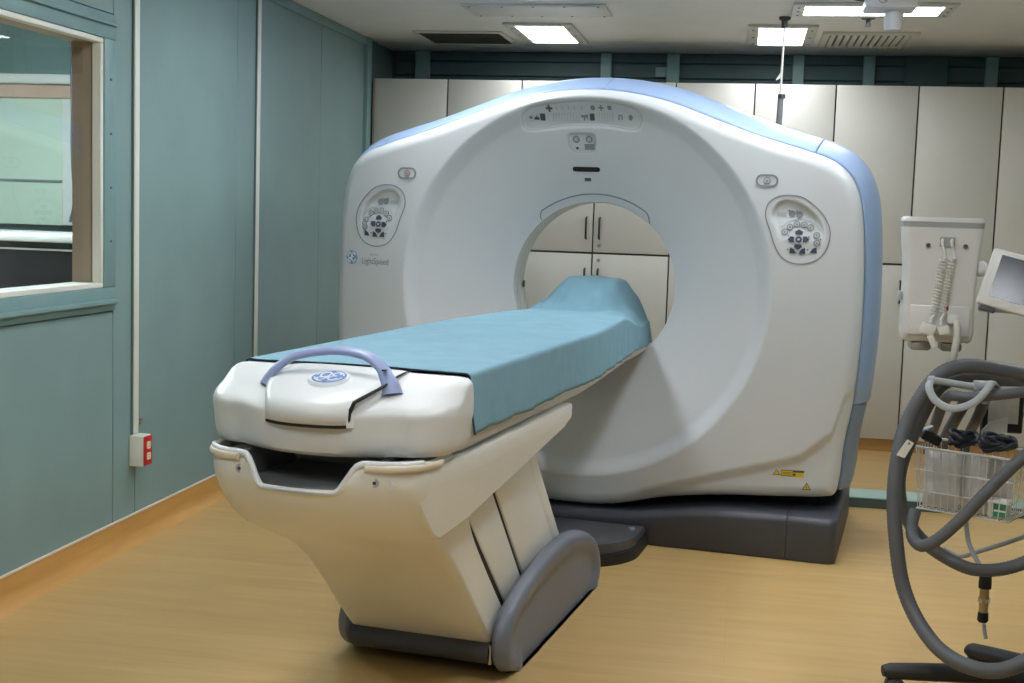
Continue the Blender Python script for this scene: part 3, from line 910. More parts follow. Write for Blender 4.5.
def plus(cx, cz, s, w):
    return [(cx - w, cz + s), (cx + w, cz + s), (cx + w, cz + w), (cx + s, cz + w), (cx + s, cz - w), (cx + w, cz - w), (cx + w, cz - s), (cx - w, cz - s), (cx - w, cz - w), (cx - s, cz - w), (cx - s, cz + w), (cx - w, cz + w)]


patch('plus_icon', plus(*dc(236, 137), 0.0135, 0.004), 'ink_dark', dpn, 0.003)
patch('display_icon', circ(*dc(148, 181), 0.007, 8), 'ink_grey', dpn, 0.003)
x, z = dc(177, 183)
patch('display_icon', [(x - 0.012, z - 0.008), (x + 0.012, z - 0.008), (x + 0.009, z + 0.002), (x + 0.003, z + 0.003), (x, z + 0.010), (x - 0.003, z + 0.003), (x - 0.009, z + 0.002)], 'ink_dark', dpn, 0.003)
patch('display_icon', rect(*dc(206, 180), 0.020, 0.028), 'ink_dark', dpn, 0.003)
x, z = dc(408, 181); patch('display_icon', rect(x, z + 0.004, 0.026, 0.010), 'ink_grey', dpn, 0.003); patch('display_icon', rect(x, z - 0.006, 0.006, 0.014), 'ink_grey', dpn, 0.003)
x, z = dc(424, 178); patch('display_icon', rect(x, z, 0.005, 0.02), 'ink_grey', dpn, 0.003)
patch('display_icon', rect(*dc(447, 180), 0.020, 0.028), 'ink_dark', dpn, 0.003)
patch('display_icon', circ(*dc(449, 135), 0.010, 10), 'ink_grey', dpn, 0.003)
patch('plus_icon', plus(*dc(489, 135), 0.0115, 0.003), 'ink_grey', dpn, 0.003)
patch('display_icon', rect(*dc(531, 135), 0.016, 0.016), 'ink_grey', dpn, 0.003)
x, z = dc(586, 183); patch('display_icon', rect(x - 0.007, z, 0.005, 0.02), 'ink_grey', dpn, 0.003); patch('display_icon', rect(x + 0.006, z, 0.005, 0.018), 'ink_grey', dpn, 0.003); patch('display_icon', rect(x, z + 0.009, 0.015, 0.004), 'ink_grey', dpn, 0.003)
patch('display_icon', pill(*dc(635, 183), 0.018, 0.024), 'ink_grey', dpn, 0.003)
for px in (262, 290, 318, 346, 374, 486, 512, 538):
    x, z = dc(px, 180)
    for dx in (-0.007, 0.005): patch('segment', [(x + dx - 0.001, z - 0.018), (x + dx + 0.001, z - 0.018), (x + dx + 0.006, z + 0.018), (x + dx + 0.004, z + 0.018)], 'ink_light', dpn, 0.002)
for px in (270, 300, 330, 360, 395): patch('segment', rect(*dc(px, 133), 0.004, 0.018), 'ink_light', dpn, 0.002)
# small indicator recess under the display
ind = ribbon('indicator_recess', small_rec, 0.003, 'ink_light', gan, lift=0.001)
for px in (370, 433):
    patch('indicator_lamp', circ(*dc(px, 289), 0.015, 14), 'ink_grey', ind, 0.003); patch('lamp_center', circ(*dc(px, 289), 0.009, 10), 'ink_light', ind, 0.004)
patch('indicator_dot', circ(*dc(376, 332), 0.006, 8), 'ink_dark', ind, 0.003)
patch('indicator_label', rect(*dc(435, 326), 0.042, 0.024), 'ink_grey', ind, 0.003)
# laser slot and sensor
patch('laser_slot', pill(*dc(422, 436), 0.120, 0.020), 'black', gan, 0.002)
patch('sensor', rect(*dc(429, 486), 0.028, 0.014), 'ink_dark', gan, 0.002)
# crescent inlay above the bore
ins = [(0.367 * cos(radians(131)), ZC + 0.367 * sin(radians(131))), (0.382 * cos(radians(130)), ZC + 0.382 * sin(radians(130)))]
for i in range(37):
    a = radians(127 - i * 72 / 36); ins.append((0.396 * cos(a), ZC + 0.396 * sin(a)))
ins += [(0.386 * cos(radians(52)), ZC + 0.386 * sin(radians(52))), (0.367 * cos(radians(49)), ZC + 0.367 * sin(radians(49)))]
ins = [(p.x, p.y) for p in catmull([(a, b, 0) for a, b in ins], 3)]
ribbon('bore_inlay', ins, 0.0042, 'ring_line', gan, closed=False, lift=0.002)

# yellow warning labels low on the right
px_ = [on_cover(776.5, 472), on_cover(787, 473), on_cover(798, 474), on_cover(806.5, 486.5)]
w0 = patch('warning_triangle', tri(px_[0][0], px_[0][1] - 0.003, 0.017), 'ink_dark', gan, 0.002); patch('warning_face', tri(px_[0][0], px_[0][1] - 0.003, 0.012), 'label_yellow', w0, 0.0035)
w1 = patch('warning_label', rect(*px_[1], 0.049, 0.026), 'ink_dark', gan, 0.002); patch('label_face', rect(*px_[1], 0.044, 0.021), 'label_yellow', w1, 0.0035)
patch('label_line', rect(px_[1][0], px_[1][1] + 0.003, 0.034, 0.0016), 'ink_dark', w1, 0.0048); patch('label_line', rect(px_[1][0], px_[1][1] - 0.003, 0.034, 0.0016), 'ink_dark', w1, 0.0048)
w2 = patch('warning_label', rect(px_[2][0], px_[2][1], 0.046, 0.027), 'label_yellow', gan, 0.002); patch('label_header', rect(px_[2][0] + 0.002, px_[2][1] + 0.010, 0.044, 0.008), 'ink_dark', w2, 0.0035); patch('label_line', rect(px_[2][0] - 0.014, px_[2][1] - 0.003, 0.01, 0.008), 'ink_dark', w2, 0.0035)
w3 = patch('warning_triangle', tri(px_[3][0], px_[3][1] - 0.004, 0.021), 'ink_dark', gan, 0.002); patch('warning_face', tri(px_[3][0], px_[3][1] - 0.004, 0.015), 'label_yellow', w3, 0.0035); patch('warning_mark', rect(px_[3][0], px_[3][1] - 0.003, 0.003, 0.012), 'ink_dark', w3, 0.0048)


# lettering
def text_data(s, size, shear=0.0, offset=0.0):
    cu = bpy.data.curves.new('t', 'FONT'); cu.body = s; cu.size = size; cu.align_x = 'LEFT'; cu.offset = offset; cu.resolution_u = 4
    o = bpy.data.objects.new('t', cu); COL.objects.link(o)
    bpy.context.view_layer.update()
    me = o.to_mesh()
    V = [(v.co.x, v.co.y) for v in me.vertices]; Fs = [tuple(p.vertices) for p in me.polygons]
    o.to_mesh_clear(); bpy.data.objects.remove(o); bpy.data.curves.remove(cu)
    return V, Fs


def text_on_cover(name, s, x0, x1, z, h_, m, parent):
    V, Fs = text_data(s, 1.0)
    mx = max(v[0] for v in V); mn = min(v[0] for v in V)
    sc = (x1 - x0) / (mx - mn)
    pts = [(x0 + (a - mn) * sc, z + b * h_) for a, b in V]
    return obj(name, conform(pts, 0.002), Fs, m, parent)


text_on_cover('lettering', 'LightSpeed', -1.012, -0.872, 1.113, 0.040, 'ink_grey', gan)
for q in range(4): patch('small_print', rect(-0.962 + q * 0.011, 1.155, 0.008, 0.007 if q else 0.010), 'ink_light', gan, 0.002)

G_STROKES = [[(-0.02, 0.32), (-0.08, 0.52), (-0.3, 0.6), (-0.52, 0.42), (-0.56, 0.12), (-0.42, -0.12), (-0.2, -0.1), (-0.06, 0.1), (-0.02, 0.3)],
             [(-0.05, 0.12), (-0.06, -0.2), (-0.18, -0.5), (-0.42, -0.6), (-0.6, -0.42), (-0.52, -0.24), (-0.3, -0.22), (0.05, -0.05)],
             [(0.56, 0.34), (0.5, 0.56), (0.28, 0.6), (0.12, 0.42), (0.18, 0.18), (0.42, 0.1)],
             [(0.42, 0.1), (0.16, 0.02), (0.06, -0.25), (0.2, -0.5), (0.45, -0.48), (0.62, -0.22)]]


def stroke2d(pts, w):
    P = [Vector((p.x, p.y)) for p in catmull([(a, b, 0) for a, b in pts], 5)]
    n = len(P); V = []
    for i in range(n):
        t = (P[min(i + 1, n - 1)] - P[max(i - 1, 0)]).normalized(); nn = Vector((-t.y, t.x)) * w / 2
        V += [P[i] + nn, P[i] - nn]
    return V, [(2 * i, 2 * i + 1, 2 * i + 3, 2 * i + 2) for i in range(n - 1)]


def ring2d(r0, r1, a0, a1, n=16):
    V = []
    for i in range(n + 1):
        a = a0 + (a1 - a0) * i / n
        V += [Vector((r0 * cos(a), r0 * sin(a))), Vector((r1 * cos(a), r1 * sin(a)))]
    return V, [(2 * i, 2 * i + 1, 2 * i + 3, 2 * i + 2) for i in range(n)]


def monogram2d():
    V, Fs = [], []
    for v, f in [stroke2d(s, 0.13) for s in G_STROKES] + [ring2d(0.78, 0.88, k * pi / 2 + 0.25, k * pi / 2 + pi / 2 - 0.1) for k in range(4)]:
        o = len(V); V += v; Fs += [tuple(i + o for i in q) for q in f]
    return V, Fs


lx, lz = on_cover(352, 257)
lg = patch('logo_disc', circ(lx, lz, 0.031, 28), 'logo_greyblue', gan, 0.002)
MV, MF = monogram2d()
obj('logo_monogram', conform([(lx + p.x * 0.031, lz + p.y * 0.031) for p in MV], 0.0045), MF, 'badge_white', lg)
# ================================================================== PATIENT TABLE
tab = tag(empty('patient_table', GO, -GA), 'white patient couch on a slanted pedestal in front of the scanner', 'scanner table')


def loft(name, secs, m, parent, cap=True, sharp=40):
    n = len(secs[0]); V = [p for s in secs for p in s]
    Fs = [(i * n + j, i * n + (j + 1) % n, (i + 1) * n + (j + 1) % n, (i + 1) * n + j) for i in range(len(secs) - 1) for j in range(n)]
    if cap: Fs += [tuple(range(n))[::-1], tuple(range((len(secs) - 1) * n, len(secs) * n))]
    bm = bmesh.new(); me = bpy.data.meshes.new('t'); me.from_pydata([tuple(v) for v in V], [], Fs); bm.from_mesh(me); bpy.data.meshes.remove(me)
    bmesh.ops.triangulate(bm, faces=[f for f in bm.faces if len(f.verts) > 4])
    return obj_bm(name, bm, m, parent, True, sharp)


def front_plan(hx, yf, yb, rc_, bow, z, n=9, mfront=16):
    """plan outline: back-left, left side, rounded bowed front, right side, back-right"""
    P = [(-hx, yb, z)]
    for i in range(n + 1):
        a = pi + (pi / 2) * i / n
        P.append((-hx + rc_ + rc_ * cos(a), yf + bow + rc_ + rc_ * sin(a), z))
    x0, x1 = -hx + rc_, hx - rc_
    for i in range(1, mfront):
        x = x0 + (x1 - x0) * i / mfront
        P.append((x, yf + bow * ((x / (hx - rc_)) ** 2) if hx > rc_ else yf, z))
    for i in range(n + 1):
        a = 1.5 * pi + (pi / 2) * i / n
        P.append((hx - rc_ + rc_ * cos(a), yf + bow + rc_ + rc_ * sin(a), z))
    P.append((hx, yb, z))
    return P


def pchip(xs_, arr, x):
    xs_ = np.array(xs_, float); arr = np.array(arr, float)
    h = np.diff(xs_); d = np.diff(arr) / h; m_ = np.zeros(len(arr))
    for i in range(1, len(arr) - 1):
        if d[i - 1] * d[i] > 0:
            w1, w2 = 2 * h[i] + h[i - 1], h[i] + 2 * h[i - 1]
            m_[i] = (w1 + w2) / (w1 / d[i - 1] + w2 / d[i])
    m_[0], m_[-1] = d[0], d[-1]
    i = int(np.clip(np.searchsorted(xs_, x) - 1, 0, len(h) - 1)); t = (x - xs_[i]) / h[i]
    return float((2 * t ** 3 - 3 * t ** 2 + 1) * arr[i] + (t ** 3 - 2 * t ** 2 + t) * h[i] * m_[i] + (-2 * t ** 3 + 3 * t ** 2) * arr[i + 1] + (t ** 3 - t ** 2) * h[i] * m_[i + 1])


def shell_front(x, yf=-2.53):
    a = abs(x)
    return yf + 0.05 * (a / 0.17) ** 2 if a < 0.17 else yf + 0.05 + 0.12 - sqrt(max(0, 0.12 ** 2 - (a - 0.17) ** 2))


def g1line(z): return -1.985 + (0.527 - z) * 1.05


# lower front cover flowing into the slanted pedestal
keyz = [0.765, 0.755, 0.72, 0.67, 0.62, 0.57, 0.52, 0.47, 0.42, 0.37, 0.30, 0.20, 0.105]
kyf = [-2.515, -2.53, -2.532, -2.515, -2.475, -2.41, -2.30, -2.175, -2.08, -2.01, -1.93, -1.825, -1.72]
khx = [0.280, 0.286, 0.287, 0.284, 0.276, 0.262, 0.250, 0.243, 0.240, 0.239, 0.238, 0.238, 0.238]
krc = [0.11, 0.12, 0.12, 0.12, 0.115, 0.10, 0.085, 0.06, 0.04, 0.03, 0.026, 0.025, 0.025]
kbw = [0.05, 0.05, 0.05, 0.05, 0.045, 0.035, 0.025, 0.015, 0.008, 0.004, 0.002, 0.0, 0.0]
zs = list(np.linspace(0.765, 0.105, 46))
I = lambda arr, z, kz=tuple(-k for k in keyz): pchip(kz, arr, -z)
secs = [front_plan(I(khx, z), I(kyf, z), max(g1line(z), I(kyf, z) + 0.14), I(krc, z), I(kbw, z), z) for z in zs]
# tray opening: carve by splitting upper part -> front cover starts below the tray in the middle
TR0, TR1, TRZ = -0.150, 0.155, 0.695


def carve(P, z):
    out = []
    for (x, y, zz) in P:
        # edge height of the tray mouth
        e = sstep(0.0, 0.06, np.array([min(x - TR0, TR1 - x)]))[0] if TR0 < x < TR1 and y < -2.3 else 0.0
        lim = 0.765 - (0.765 - TRZ) * e
        out.append((x, y, min(zz, lim)))
    return out


lk = lambda z: 1.0 - 0.11 * float(1 - sstep(0.40, 0.60, np.array([z]))[0])
secs2 = [[(x * lk(z) if x < 0 else x, y, zz) for x, y, zz in carve(P, z)] for P, z in zip(secs, zs)]
fc = loft('front_cover', secs2, 'table_cream', tab, cap=False, sharp=50)
# dark storage well behind the mouth
box('tray_floor', -0.17, 0.175, -2.47, -2.10, 0.685, 0.694, 'tray_grey', tab)
box('tray_back', -0.25, 0.25, -2.12, -2.10, 0.6945, 0.764, 'dark_void', tab)
for s in (-1, 1): box('tray_side', s * 0.18 - 0.006, s * 0.18 + 0.006, -2.42, -2.121, 0.6945, 0.764, 'tray_grey', tab)
# lip around the mouth
lipp = []
for i in range(60):
    x = -0.278 + 0.556 * i / 59
    e = float(sstep(0.0, 0.06, np.array([min(x - TR0, TR1 - x)]))[0]) if TR0 < x < TR1 else 0.0
    lipp.append((x, shell_front(x) + 0.008, 0.765 - (0.765 - TRZ) * e))
tube('tray_lip', lipp, 0.0085, 'table_white', tab, 8)
# accessory rails on the two shoulders of the lower cover
for s in (-1, 1):
    pts = [(s * x, shell_front(x) - 0.007, 0.757) for x in np.linspace(0.165, 0.288, 16)] + [(s * 0.297, -2.36, 0.757), (s * 0.298, -2.33, 0.757)]
    tube('accessory_rail', catmull(pts, 2), 0.0085, 'cream_strip', tab, 10, flat=(0.6, 1.0))
for px, py, lit in ((375, 483, 0), (240, 468, 0), (391, 486, 1), (226, 467, 1)):
    y = -2.5
    for _ in range(5): x, _q, z = gat(px, py, y); y = shell_front(x) + 0.002
    if lit: lathe('cap_button', [(0.010, -0.003), (0.010, 0.004)], 'table_white', tab, (x, y, z), 'y', 14)
    else:
        lathe('screw_recess', [(0.011, -0.003), (0.011, 0.004)], 'ink_light', tab, (x, y, z), 'y', 14)
        lathe('screw', [(0.0045, -0.005), (0.0045, -0.003)], 'ink_dark', tab, (x, y, z), 'y', 10)

# side fins: wedge shaped side panels carrying the top
for s in (-1, 1):
    zb_ = lambda y: 0.535 + (y + 2.40) * (0.690 - 0.535) / 1.27
    secs = []
    ys = [-2.449, -2.444, -2.435, -2.42, -2.40, -2.385, -2.37, -2.35, -2.335, -2.315, -2.30, -2.275, -2.25] + list(np.linspace(-2.2, -1.3, 12)) + [-1.24, -1.20, -1.178, -1.17]
    for y in ys:
        zt = 0.750
        z0 = zb_(y)
        z0 = max(z0, float(np.interp(y, [-2.45, -2.42, -2.40, -2.375, -2.35, -2.32, -2.29, -2.25], [0.725, 0.690, 0.662, 0.622, 0.594, 0.569, 0.556, 0.5])))
        if y > -1.24: z0 = z0 + (y + 1.24) / 0.07 * 0.02
        zt2 = zt - (0.0 if y > -2.3 else 0.006 * ((y + 2.30) / -0.15) ** 2)
        crease = max(z0 + 0.004, min(0.702, zt2 - 0.02)) if y < -1.24 else max(z0 + 0.003, 0.702)
        xi = 0.19
        if y < -2.335: xo = 0.164 + sqrt(max(0, 0.0144 - (y + 2.335) ** 2)) + 0.010 * min(1, (y + 2.45) / 0.03)
        else: xo = 0.294 + 0.016 * float(sstep(-2.335, -2.1, np.array([y]))[0])
        if s < 0: xo = min(xo, 0.27)
        low = xo - 0.13 * (crease - z0)
        inn = (xo - 0.004) if y > -2.43 else xo - 0.03
        secs.append([(s * xi, y, zt2), (s * (xo - 0.008), y, zt2), (s * (xo - 0.002), y, zt2 - 0.003), (s * xo, y, zt2 - 0.009), (s * xo, y, (zt2 + crease) / 2), (s * xo, y, crease + 0.004), (s * (xo - 0.001), y, crease - 0.004),
                     (s * low, y, z0 + 0.006), (s * (low - 0.006), y, z0), (s * xi, y, z0)])
    loft('side_fin', secs, 'table_cream', tab, True, 28)
box('fin_deck', -0.189, 0.189, -2.10, -1.13, 0.70, 0.748, 'table_cream', tab)
# telescoping pedestal panels
y1l = lambda z: -1.972 + (0.527 - z) * 1.05
y2l = lambda z: -1.73 + (0.558 - z) * 0.933
y3l = lambda z: -1.336 + (0.616 - z) * 0.98


def ped_panel(ya, yb, hx, z0, z1, name='pedestal_panel', m='table_cream', bev=0.006):
    return prism(name, [(ya(z0), z0), (yb(z0), z0), (yb(z1), z1), (ya(z1), z1)], 'x', -hx + 0.027, hx, m, tab, bev, 2)


ped_panel(lambda z: y1l(z) + 0.030, lambda z: y2l(z) - 0.012, 0.2365, 0.10, 0.70)
ped_panel(lambda z: y2l(z) + 0.012, lambda z: y3l(z) - 0.085, 0.2385, 0.10, 0.70)
ped_panel(lambda z: y3l(z) - 0.0845, y3l, 0.2365, 0.10, 0.70)
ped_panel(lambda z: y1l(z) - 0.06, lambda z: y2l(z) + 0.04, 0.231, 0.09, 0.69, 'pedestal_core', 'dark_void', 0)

# foot pods and dark skirt bar
pod = [(-1.66, 0.0), (-1.74, 0.03), (-1.785, 0.08), (-1.785, 0.14), (-1.74, 0.195), (-1.63, 0.235), (-1.45, 0.27), (-1.25, 0.290), (-1.08, 0.290), (-0.92, 0.268), (-0.77, 0.225), (-0.66, 0.165), (-0.605, 0.09), (-0.60, 0.03), (-0.63, 0.0)]
podc = [(p.x, p.y) for p in catmull([(a, b, 0) for a, b in pod], 4, False)]


def foot_pod(xa, xb, prof_, name='foot_pod'):
    # xa inner, xb outer; outer rim domed
    s = 1 if xb > xa else -1
    cy = sum(p[0] for p in prof_) / len(prof_); cz = 0.11
    secs = []
    for x, k in ((xa, 0.95), (xa + s * 0.006, 0.985), (xa + s * 0.014, 1.0), (xb - s * 0.035, 1.0), (xb - s * 0.02, 0.985), (xb - s * 0.008, 0.95), (xb - s * 0.002, 0.90), (xb, 0.85), (xb + s * 0.0, 0.66), (xb - s * 0.012, 0.58), (xb - s * 0.014, 0.4)):
        secs.append([(x, cy + (y - cy) * (1 - (1 - k) * 0.35), max(0.0, cz + (z - cz) * k) if z > 0.001 else 0.0) for y, z in prof_])
    return loft(name, secs, 'pod_grey', tab, True, 60)


foot_pod(0.252, 0.299, [(y if y > -1.3 else -1.3 + (y + 1.3) * 0.955, z) for y, z in podc])
foot_pod(-0.222, -0.270, [(-1.2 + (y + 1.2) * 0.85, z * 0.86) for y, z in podc])
tube('skirt_bar', [(-0.198, -1.715, 0.078), (0.235, -1.715, 0.078)], 0.034, 'base_grey', tab, 20)
box('pedestal_shade_box', -0.20, 0.23, -1.56, -0.75, 0.0, 0.085, 'dark_void', tab)  # dark block standing in for the shadow under the pedestal
tube('chrome_pin', [(0.2405, -1.735, 0.050), (0.2405, -1.735, 0.108)], 0.006, 'chrome', tab, 8)

# top frame and cradle
secs = []
for y in (-2.19, -2.1, -1.0, -0.6, -0.30, -0.03):
    k = 1.0 if y < -0.9 else 1.0 - 0.23 * (y + 0.9) / 0.87
    hx = 0.298 * k; zb0 = 0.757
    zt_ = 0.93 if y < -0.5 else 0.885
    secs.append([(-hx, y, zt_), (-hx - 0.001, y, 0.80), (-hx + 0.004, y, 0.765), (-hx + 0.012, y, zb0), (hx - 0.012, y, zb0), (hx - 0.004, y, 0.765), (hx + 0.001, y, 0.80), (hx, y, zt_)])
loft('top_frame', secs, 'table_white', tab, True, 40)
secs = []
for y in (-0.0295, 0.15, 0.33, 0.505):
    k = 1.0 - 0.10 * (y + 0.03); hx = 0.185 * k
    a = [(hx * cos(t_), 0.86 - 0.095 * sin(t_) ** 0.8) for t_ in np.linspace(0, pi, 17)]
    secs.append([(x, y, z) for x, z in a] )
loft('cradle', secs, 'table_white', tab, True, 40)
# head holder under the drape
box('head_holder', -0.10, 0.075, 0.33, 0.45, 0.862, 1.063, 'table_white', tab, 0.03, 3)

# end cap with console panel
keyz = [0.772, 0.78, 0.84, 0.870, 0.886, 0.910, 0.932, 0.944, 0.949, 0.951]
cyf = [-2.462, -2.474, -2.482, -2.482, -2.462, -2.395, -2.32, -2.265, -2.24, -2.222]
chx = [0.306, 0.316, 0.327, 0.331, 0.331, 0.330, 0.328, 0.320, 0.310, 0.292]
crc = [0.10, 0.11, 0.11, 0.11, 0.10, 0.085, 0.06, 0.035, 0.02, 0.012]
cbw = [0.07, 0.07, 0.075, 0.075, 0.07, 0.055, 0.03, 0.012, 0.005, 0.0]
zs = list(np.linspace(0.772, 0.872, 12)) + list(np.linspace(0.876, 0.951, 26))
I2 = lambda arr, z: pchip(keyz, arr, z)
secs = [front_plan(I2(chx, z), I2(cyf, z), -2.208, I2(crc, z), I2(cbw, z), z) for z in zs]
capo = loft('end_cap', secs, 'table_white', tab, True, 35)


def cap_top(x, y):
    """height of the end cap surface above a plan point (front slope)"""
    lo, hi = 0.772, 0.951
    best = 0.80
    for z in np.linspace(0.86, 0.951, 60):
        hx, yf, rc_, bw = I2(chx, z), I2(cyf, z), I2(crc, z), I2(cbw, z)
        yy = yf + bw * (x / (hx - rc_)) ** 2 if abs(x) < hx - rc_ else yf + bw + rc_ - sqrt(max(0, rc_ ** 2 - (abs(x) - hx + rc_) ** 2))
        if y >= yy: best = z
    return best


# console panel: raised plate following the sloped nose, with a lip over a dark gap
PXL, PXR = -0.150, 0.160
rows = []
ysn = list(np.linspace(-2.225, -2.507, 22))
for y in ysn:
    t_ = (y + 2.225) / (-2.507 + 2.225)
    zt = 0.956 - 0.012 * t_ - 0.055 * t_ ** 2.2 + 0.004
    if t_ > 0.9: zt -= 0.012 * ((t_ - 0.9) / 0.1) ** 2
    w = 0.0 if t_ < 0.5 else (t_ - 0.5) ** 1.6 * 0.15
    row = []
    for k in range(17):
        u = k / 16
        x = (PXL + w) + (PXR - w - PXL - w) * u
        row.append((x, y + 0.03 * (abs(u - 0.5) * 2) ** 2.4 * t_, zt - 0.004 * (abs(u - 0.5) * 2) ** 4))
    rows.append(row)
rows.append([(x, y + 0.0, 0.853) for x, y, z in rows[-1]])
rows.append([(x, y + 0.03, 0.845) for x, y, z in rows[-1]])
rows.append([(x, -2.30, 0.845) for x, y, z in rows[-1]])
n = 17; V = [p for r in rows for p in r]
Fs = [(i * n + j, i * n + j + 1, (i + 1) * n + j + 1, (i + 1) * n + j) for i in range(len(rows) - 1) for j in range(n - 1)]
# skirt down the two sides
base = len(V)
sk = []
for r in rows[:22]: sk += [(r[0][0], r[0][1], 0.845), (r[-1][0], r[-1][1], 0.845)]
V += sk
for i in range(21):
    Fs.append((i * n, (i + 1) * n, base + 2 * (i + 1), base + 2 * i)); Fs.append((i * n + n - 1, base + 2 * i + 1, base + 2 * (i + 1) + 1, (i + 1) * n + n - 1))
bm = bmesh.new(); me = bpy.data.meshes.new('t'); me.from_pydata(V, [], Fs); bm.from_mesh(me)
con = obj_bm('console_panel', bm, 'table_white', tab, True, 85)


def con_z(y):
    t_ = min(1, max(0, (y + 2.225) / (-2.507 + 2.225))); return 0.960 - 0.012 * t_ - 0.055 * t_ ** 2.2


# dark joint line along the right edge and below the lip
jl = [(PXR + 0.004 - (0 if y > -2.36 else (((y + 2.225) / -0.267) - 0.5) ** 1.6 * 0.15), y, con_z(y) - 0.004 + 0.002) for y in np.linspace(-2.225, -2.47, 20)]
rj = rows[21][-1]; jl += [(rj[0] + 0.003, rj[1] + 0.01, 0.880), (rj[0] + 0.002, rj[1] + 0.009, 0.865), (rj[0] - 0.004, rj[1] + 0.008, 0.850)]
tube('panel_joint', jl, lambda t_: 0.0015 + 0.004 * t_, 'black', tab, 6)
tube('lip_shadow_gap', [(x, y + 0.008, 0.848) for x, y, z in rows[21]], 0.0045, 'black', tab, 6)
# badge
by = -2.365
nrm = Vector((0, con_z(by + 0.03) - con_z(by - 0.03), 0)); slope = math.atan2(con_z(by + 0.05) - con_z(by - 0.05), 0.10)
BM = Matrix.Translation((0.012, by, con_z(by) + 0.001)) @ Matrix.Rotation(slope, 4, 'X')
bm = bmesh.new(); bmesh.ops.create_cone(bm, cap_ends=True, segments=40, radius1=0.056, radius2=0.049, depth=0.010); bmesh.ops.transform(bm, matrix=BM, verts=bm.verts)
bd = obj_bm('badge', bm, 'badge_white', con, True, 30)
obj('monogram_ground', [BM @ Vector((0.043 * cos(2 * pi * i / 36), 0.043 * sin(2 * pi * i / 36), 0.0058)) for i in range(36)], [tuple(range(36))], 'logo_blue', con)
obj('monogram', [BM @ Vector((p.x * 0.043, p.y * 0.043, 0.0068)) for p in MV], MF, 'badge_white', con)
# blue arched handle
hp = catmull([(-0.170, -2.352, 0.915), (-0.162, -2.345, 0.935), (-0.142, -2.332, 0.962), (-0.105, -2.315, 0.987), (-0.04, -2.305, 1.002), (0.02, -2.303, 1.006), (0.085, -2.310, 0.998), (0.13, -2.325, 0.976), (0.150, -2.338, 0.956), (0.166, -2.350, 0.938), (0.174, -2.356, 0.915)], 6)
hv, hf = tube_data(hp, lambda t_: 0.0125 + 0.010 * max(0, 2 * t_ - 1) ** 3 + 0.004 * max(0, 1 - 2 * t_) ** 3, 14, False, (1.35, 0.75))
hd = merged('handle', [(hv, hf)], 'handle_blue', tab)
lathe('handle_screw', [(0.007, 0), (0.007, 0.004)], 'ink_navy', hd, (0.150, -2.350, 0.970), 'z', 10)

# ------------------------------------------------------------------ drape on the table
NYc, NXc = 190, 84
rnd = np.random.RandomState(3)
ys = np.linspace(-2.195, 0.52, NYc)
V = []
ph = rnd.rand(12) * 6.28
S1 = lambda a, b, x: float(sstep(a, b, np.array([x]))[0])
for y in ys:
    W = 0.312 - 0.072 * S1(-1.0, 0.15, y) - 0.03 * S1(0.2, 0.5, y)
    pil = S1(0.05, 0.28, y) * (1 - S1(0.44, 0.56, y)); sh = S1(-0.20, 0.25, y)
    zbot = 0.803 + 0.0025 * sin(9 * y + 1) + 0.0015 * sin(23 * y)
    for k in range(NXc):
        u = -1 + 2 * k / (NXc - 1); au = abs(u); s = 1 if u >= 0 else -1
        shoulder = -0.060 * sh if s == 1 else -0.012 * sh      # height loss at the table edge near the bore
        edge_z = 0.955 + shoulder - 0.010
        if au < 0.62:
            x = W * au / 0.62 * 0.965; side = 0.0
        elif au < 0.70:
            a = (au - 0.62) / 0.08 * pi / 2; x = W * 0.965 + W * 0.035 * sin(a); side = 0.0
        else:
            side = (au - 0.70) / 0.30; x = W + 0.010 * side
        xx = s * x
        if s == 1: zt = np.interp(x, [0, 0.085, 0.110, 0.135, 0.155, 0.185, max(W * 0.965, 0.2)], [1, 1, 0.88, 0.60, 0.36, 0.16, 0])
        else: zt = np.interp(x, [0, 0.105, 0.14, 0.20, 0.26, W * 0.965], [1, 1, 0.80, 0.36, 0.08, 0])
        if side == 0.0:
            loss = shoulder * float(np.clip((x - 0.16) / (W * 0.965 - 0.16), 0, 1)) ** 1.1
            zz = 0.955 + loss + 0.130 * pil * zt
            if au >= 0.62: zz -= W * 0.035 * (1 - cos((au - 0.62) / 0.08 * pi / 2))
            tent = pil * (1 - pil) * 4
            fade = 1 if au < 0.58 else max(0.0, (0.62 - au) / 0.04)
            zz += fade * (tent * (0.014 * sin(24 * xx + 9 * y + 0.6) + 0.010 * sin(52 * xx - 16 * y)) + pil * zt * 0.006 * sin(31 * xx - 9 * y) + 0.010 * tent * math.exp(-((xx + 0.10 - 0.5 * (y - 0.1)) / 0.02) ** 2) + 0.009 * tent * math.exp(-((xx - 0.06 + 0.3 * (y - 0.1)) / 0.018) ** 2))
            zz += fade * (0.0018 * sin(7 * y + 5 * xx + ph[0]) + 0.0014 * sin(13 * y - 11 * xx + ph[1]))
            zz += fade * 0.006 * math.exp(-((xx - (0.115 + 0.02 * y)) / 0.04) ** 2) * S1(-2.1, -1.6, y)
        else:
            zz = edge_z + (zbot - edge_z) * side
            wv = 0.0050 * sin(28 * y + ph[3] + 2.5 * side) + 0.0035 * sin(61 * y + ph[4] + 5 * side) + 0.002 * sin(97 * y + ph[5] - 4 * side)
            xx += s * (wv * side * 0.5 + 0.004 * side)
        V.append((xx, y + (0.005 * (1 + sin(6 * xx + 1)) + 0.002 * (1 + sin(19 * xx)) if y < -2.19 else 0), zz))
Fs = [(i * NXc + k, i * NXc + k + 1, (i + 1) * NXc + k + 1, (i + 1) * NXc + k) for i in range(NYc - 1) for k in range(NXc - 1)]
dr = tag(empty('table_drape', GO, -GA), 'teal cloth drape covering the couch top and head rest', 'drape')
cl = obj('cloth', V, Fs, 'drape', dr, smooth=True)
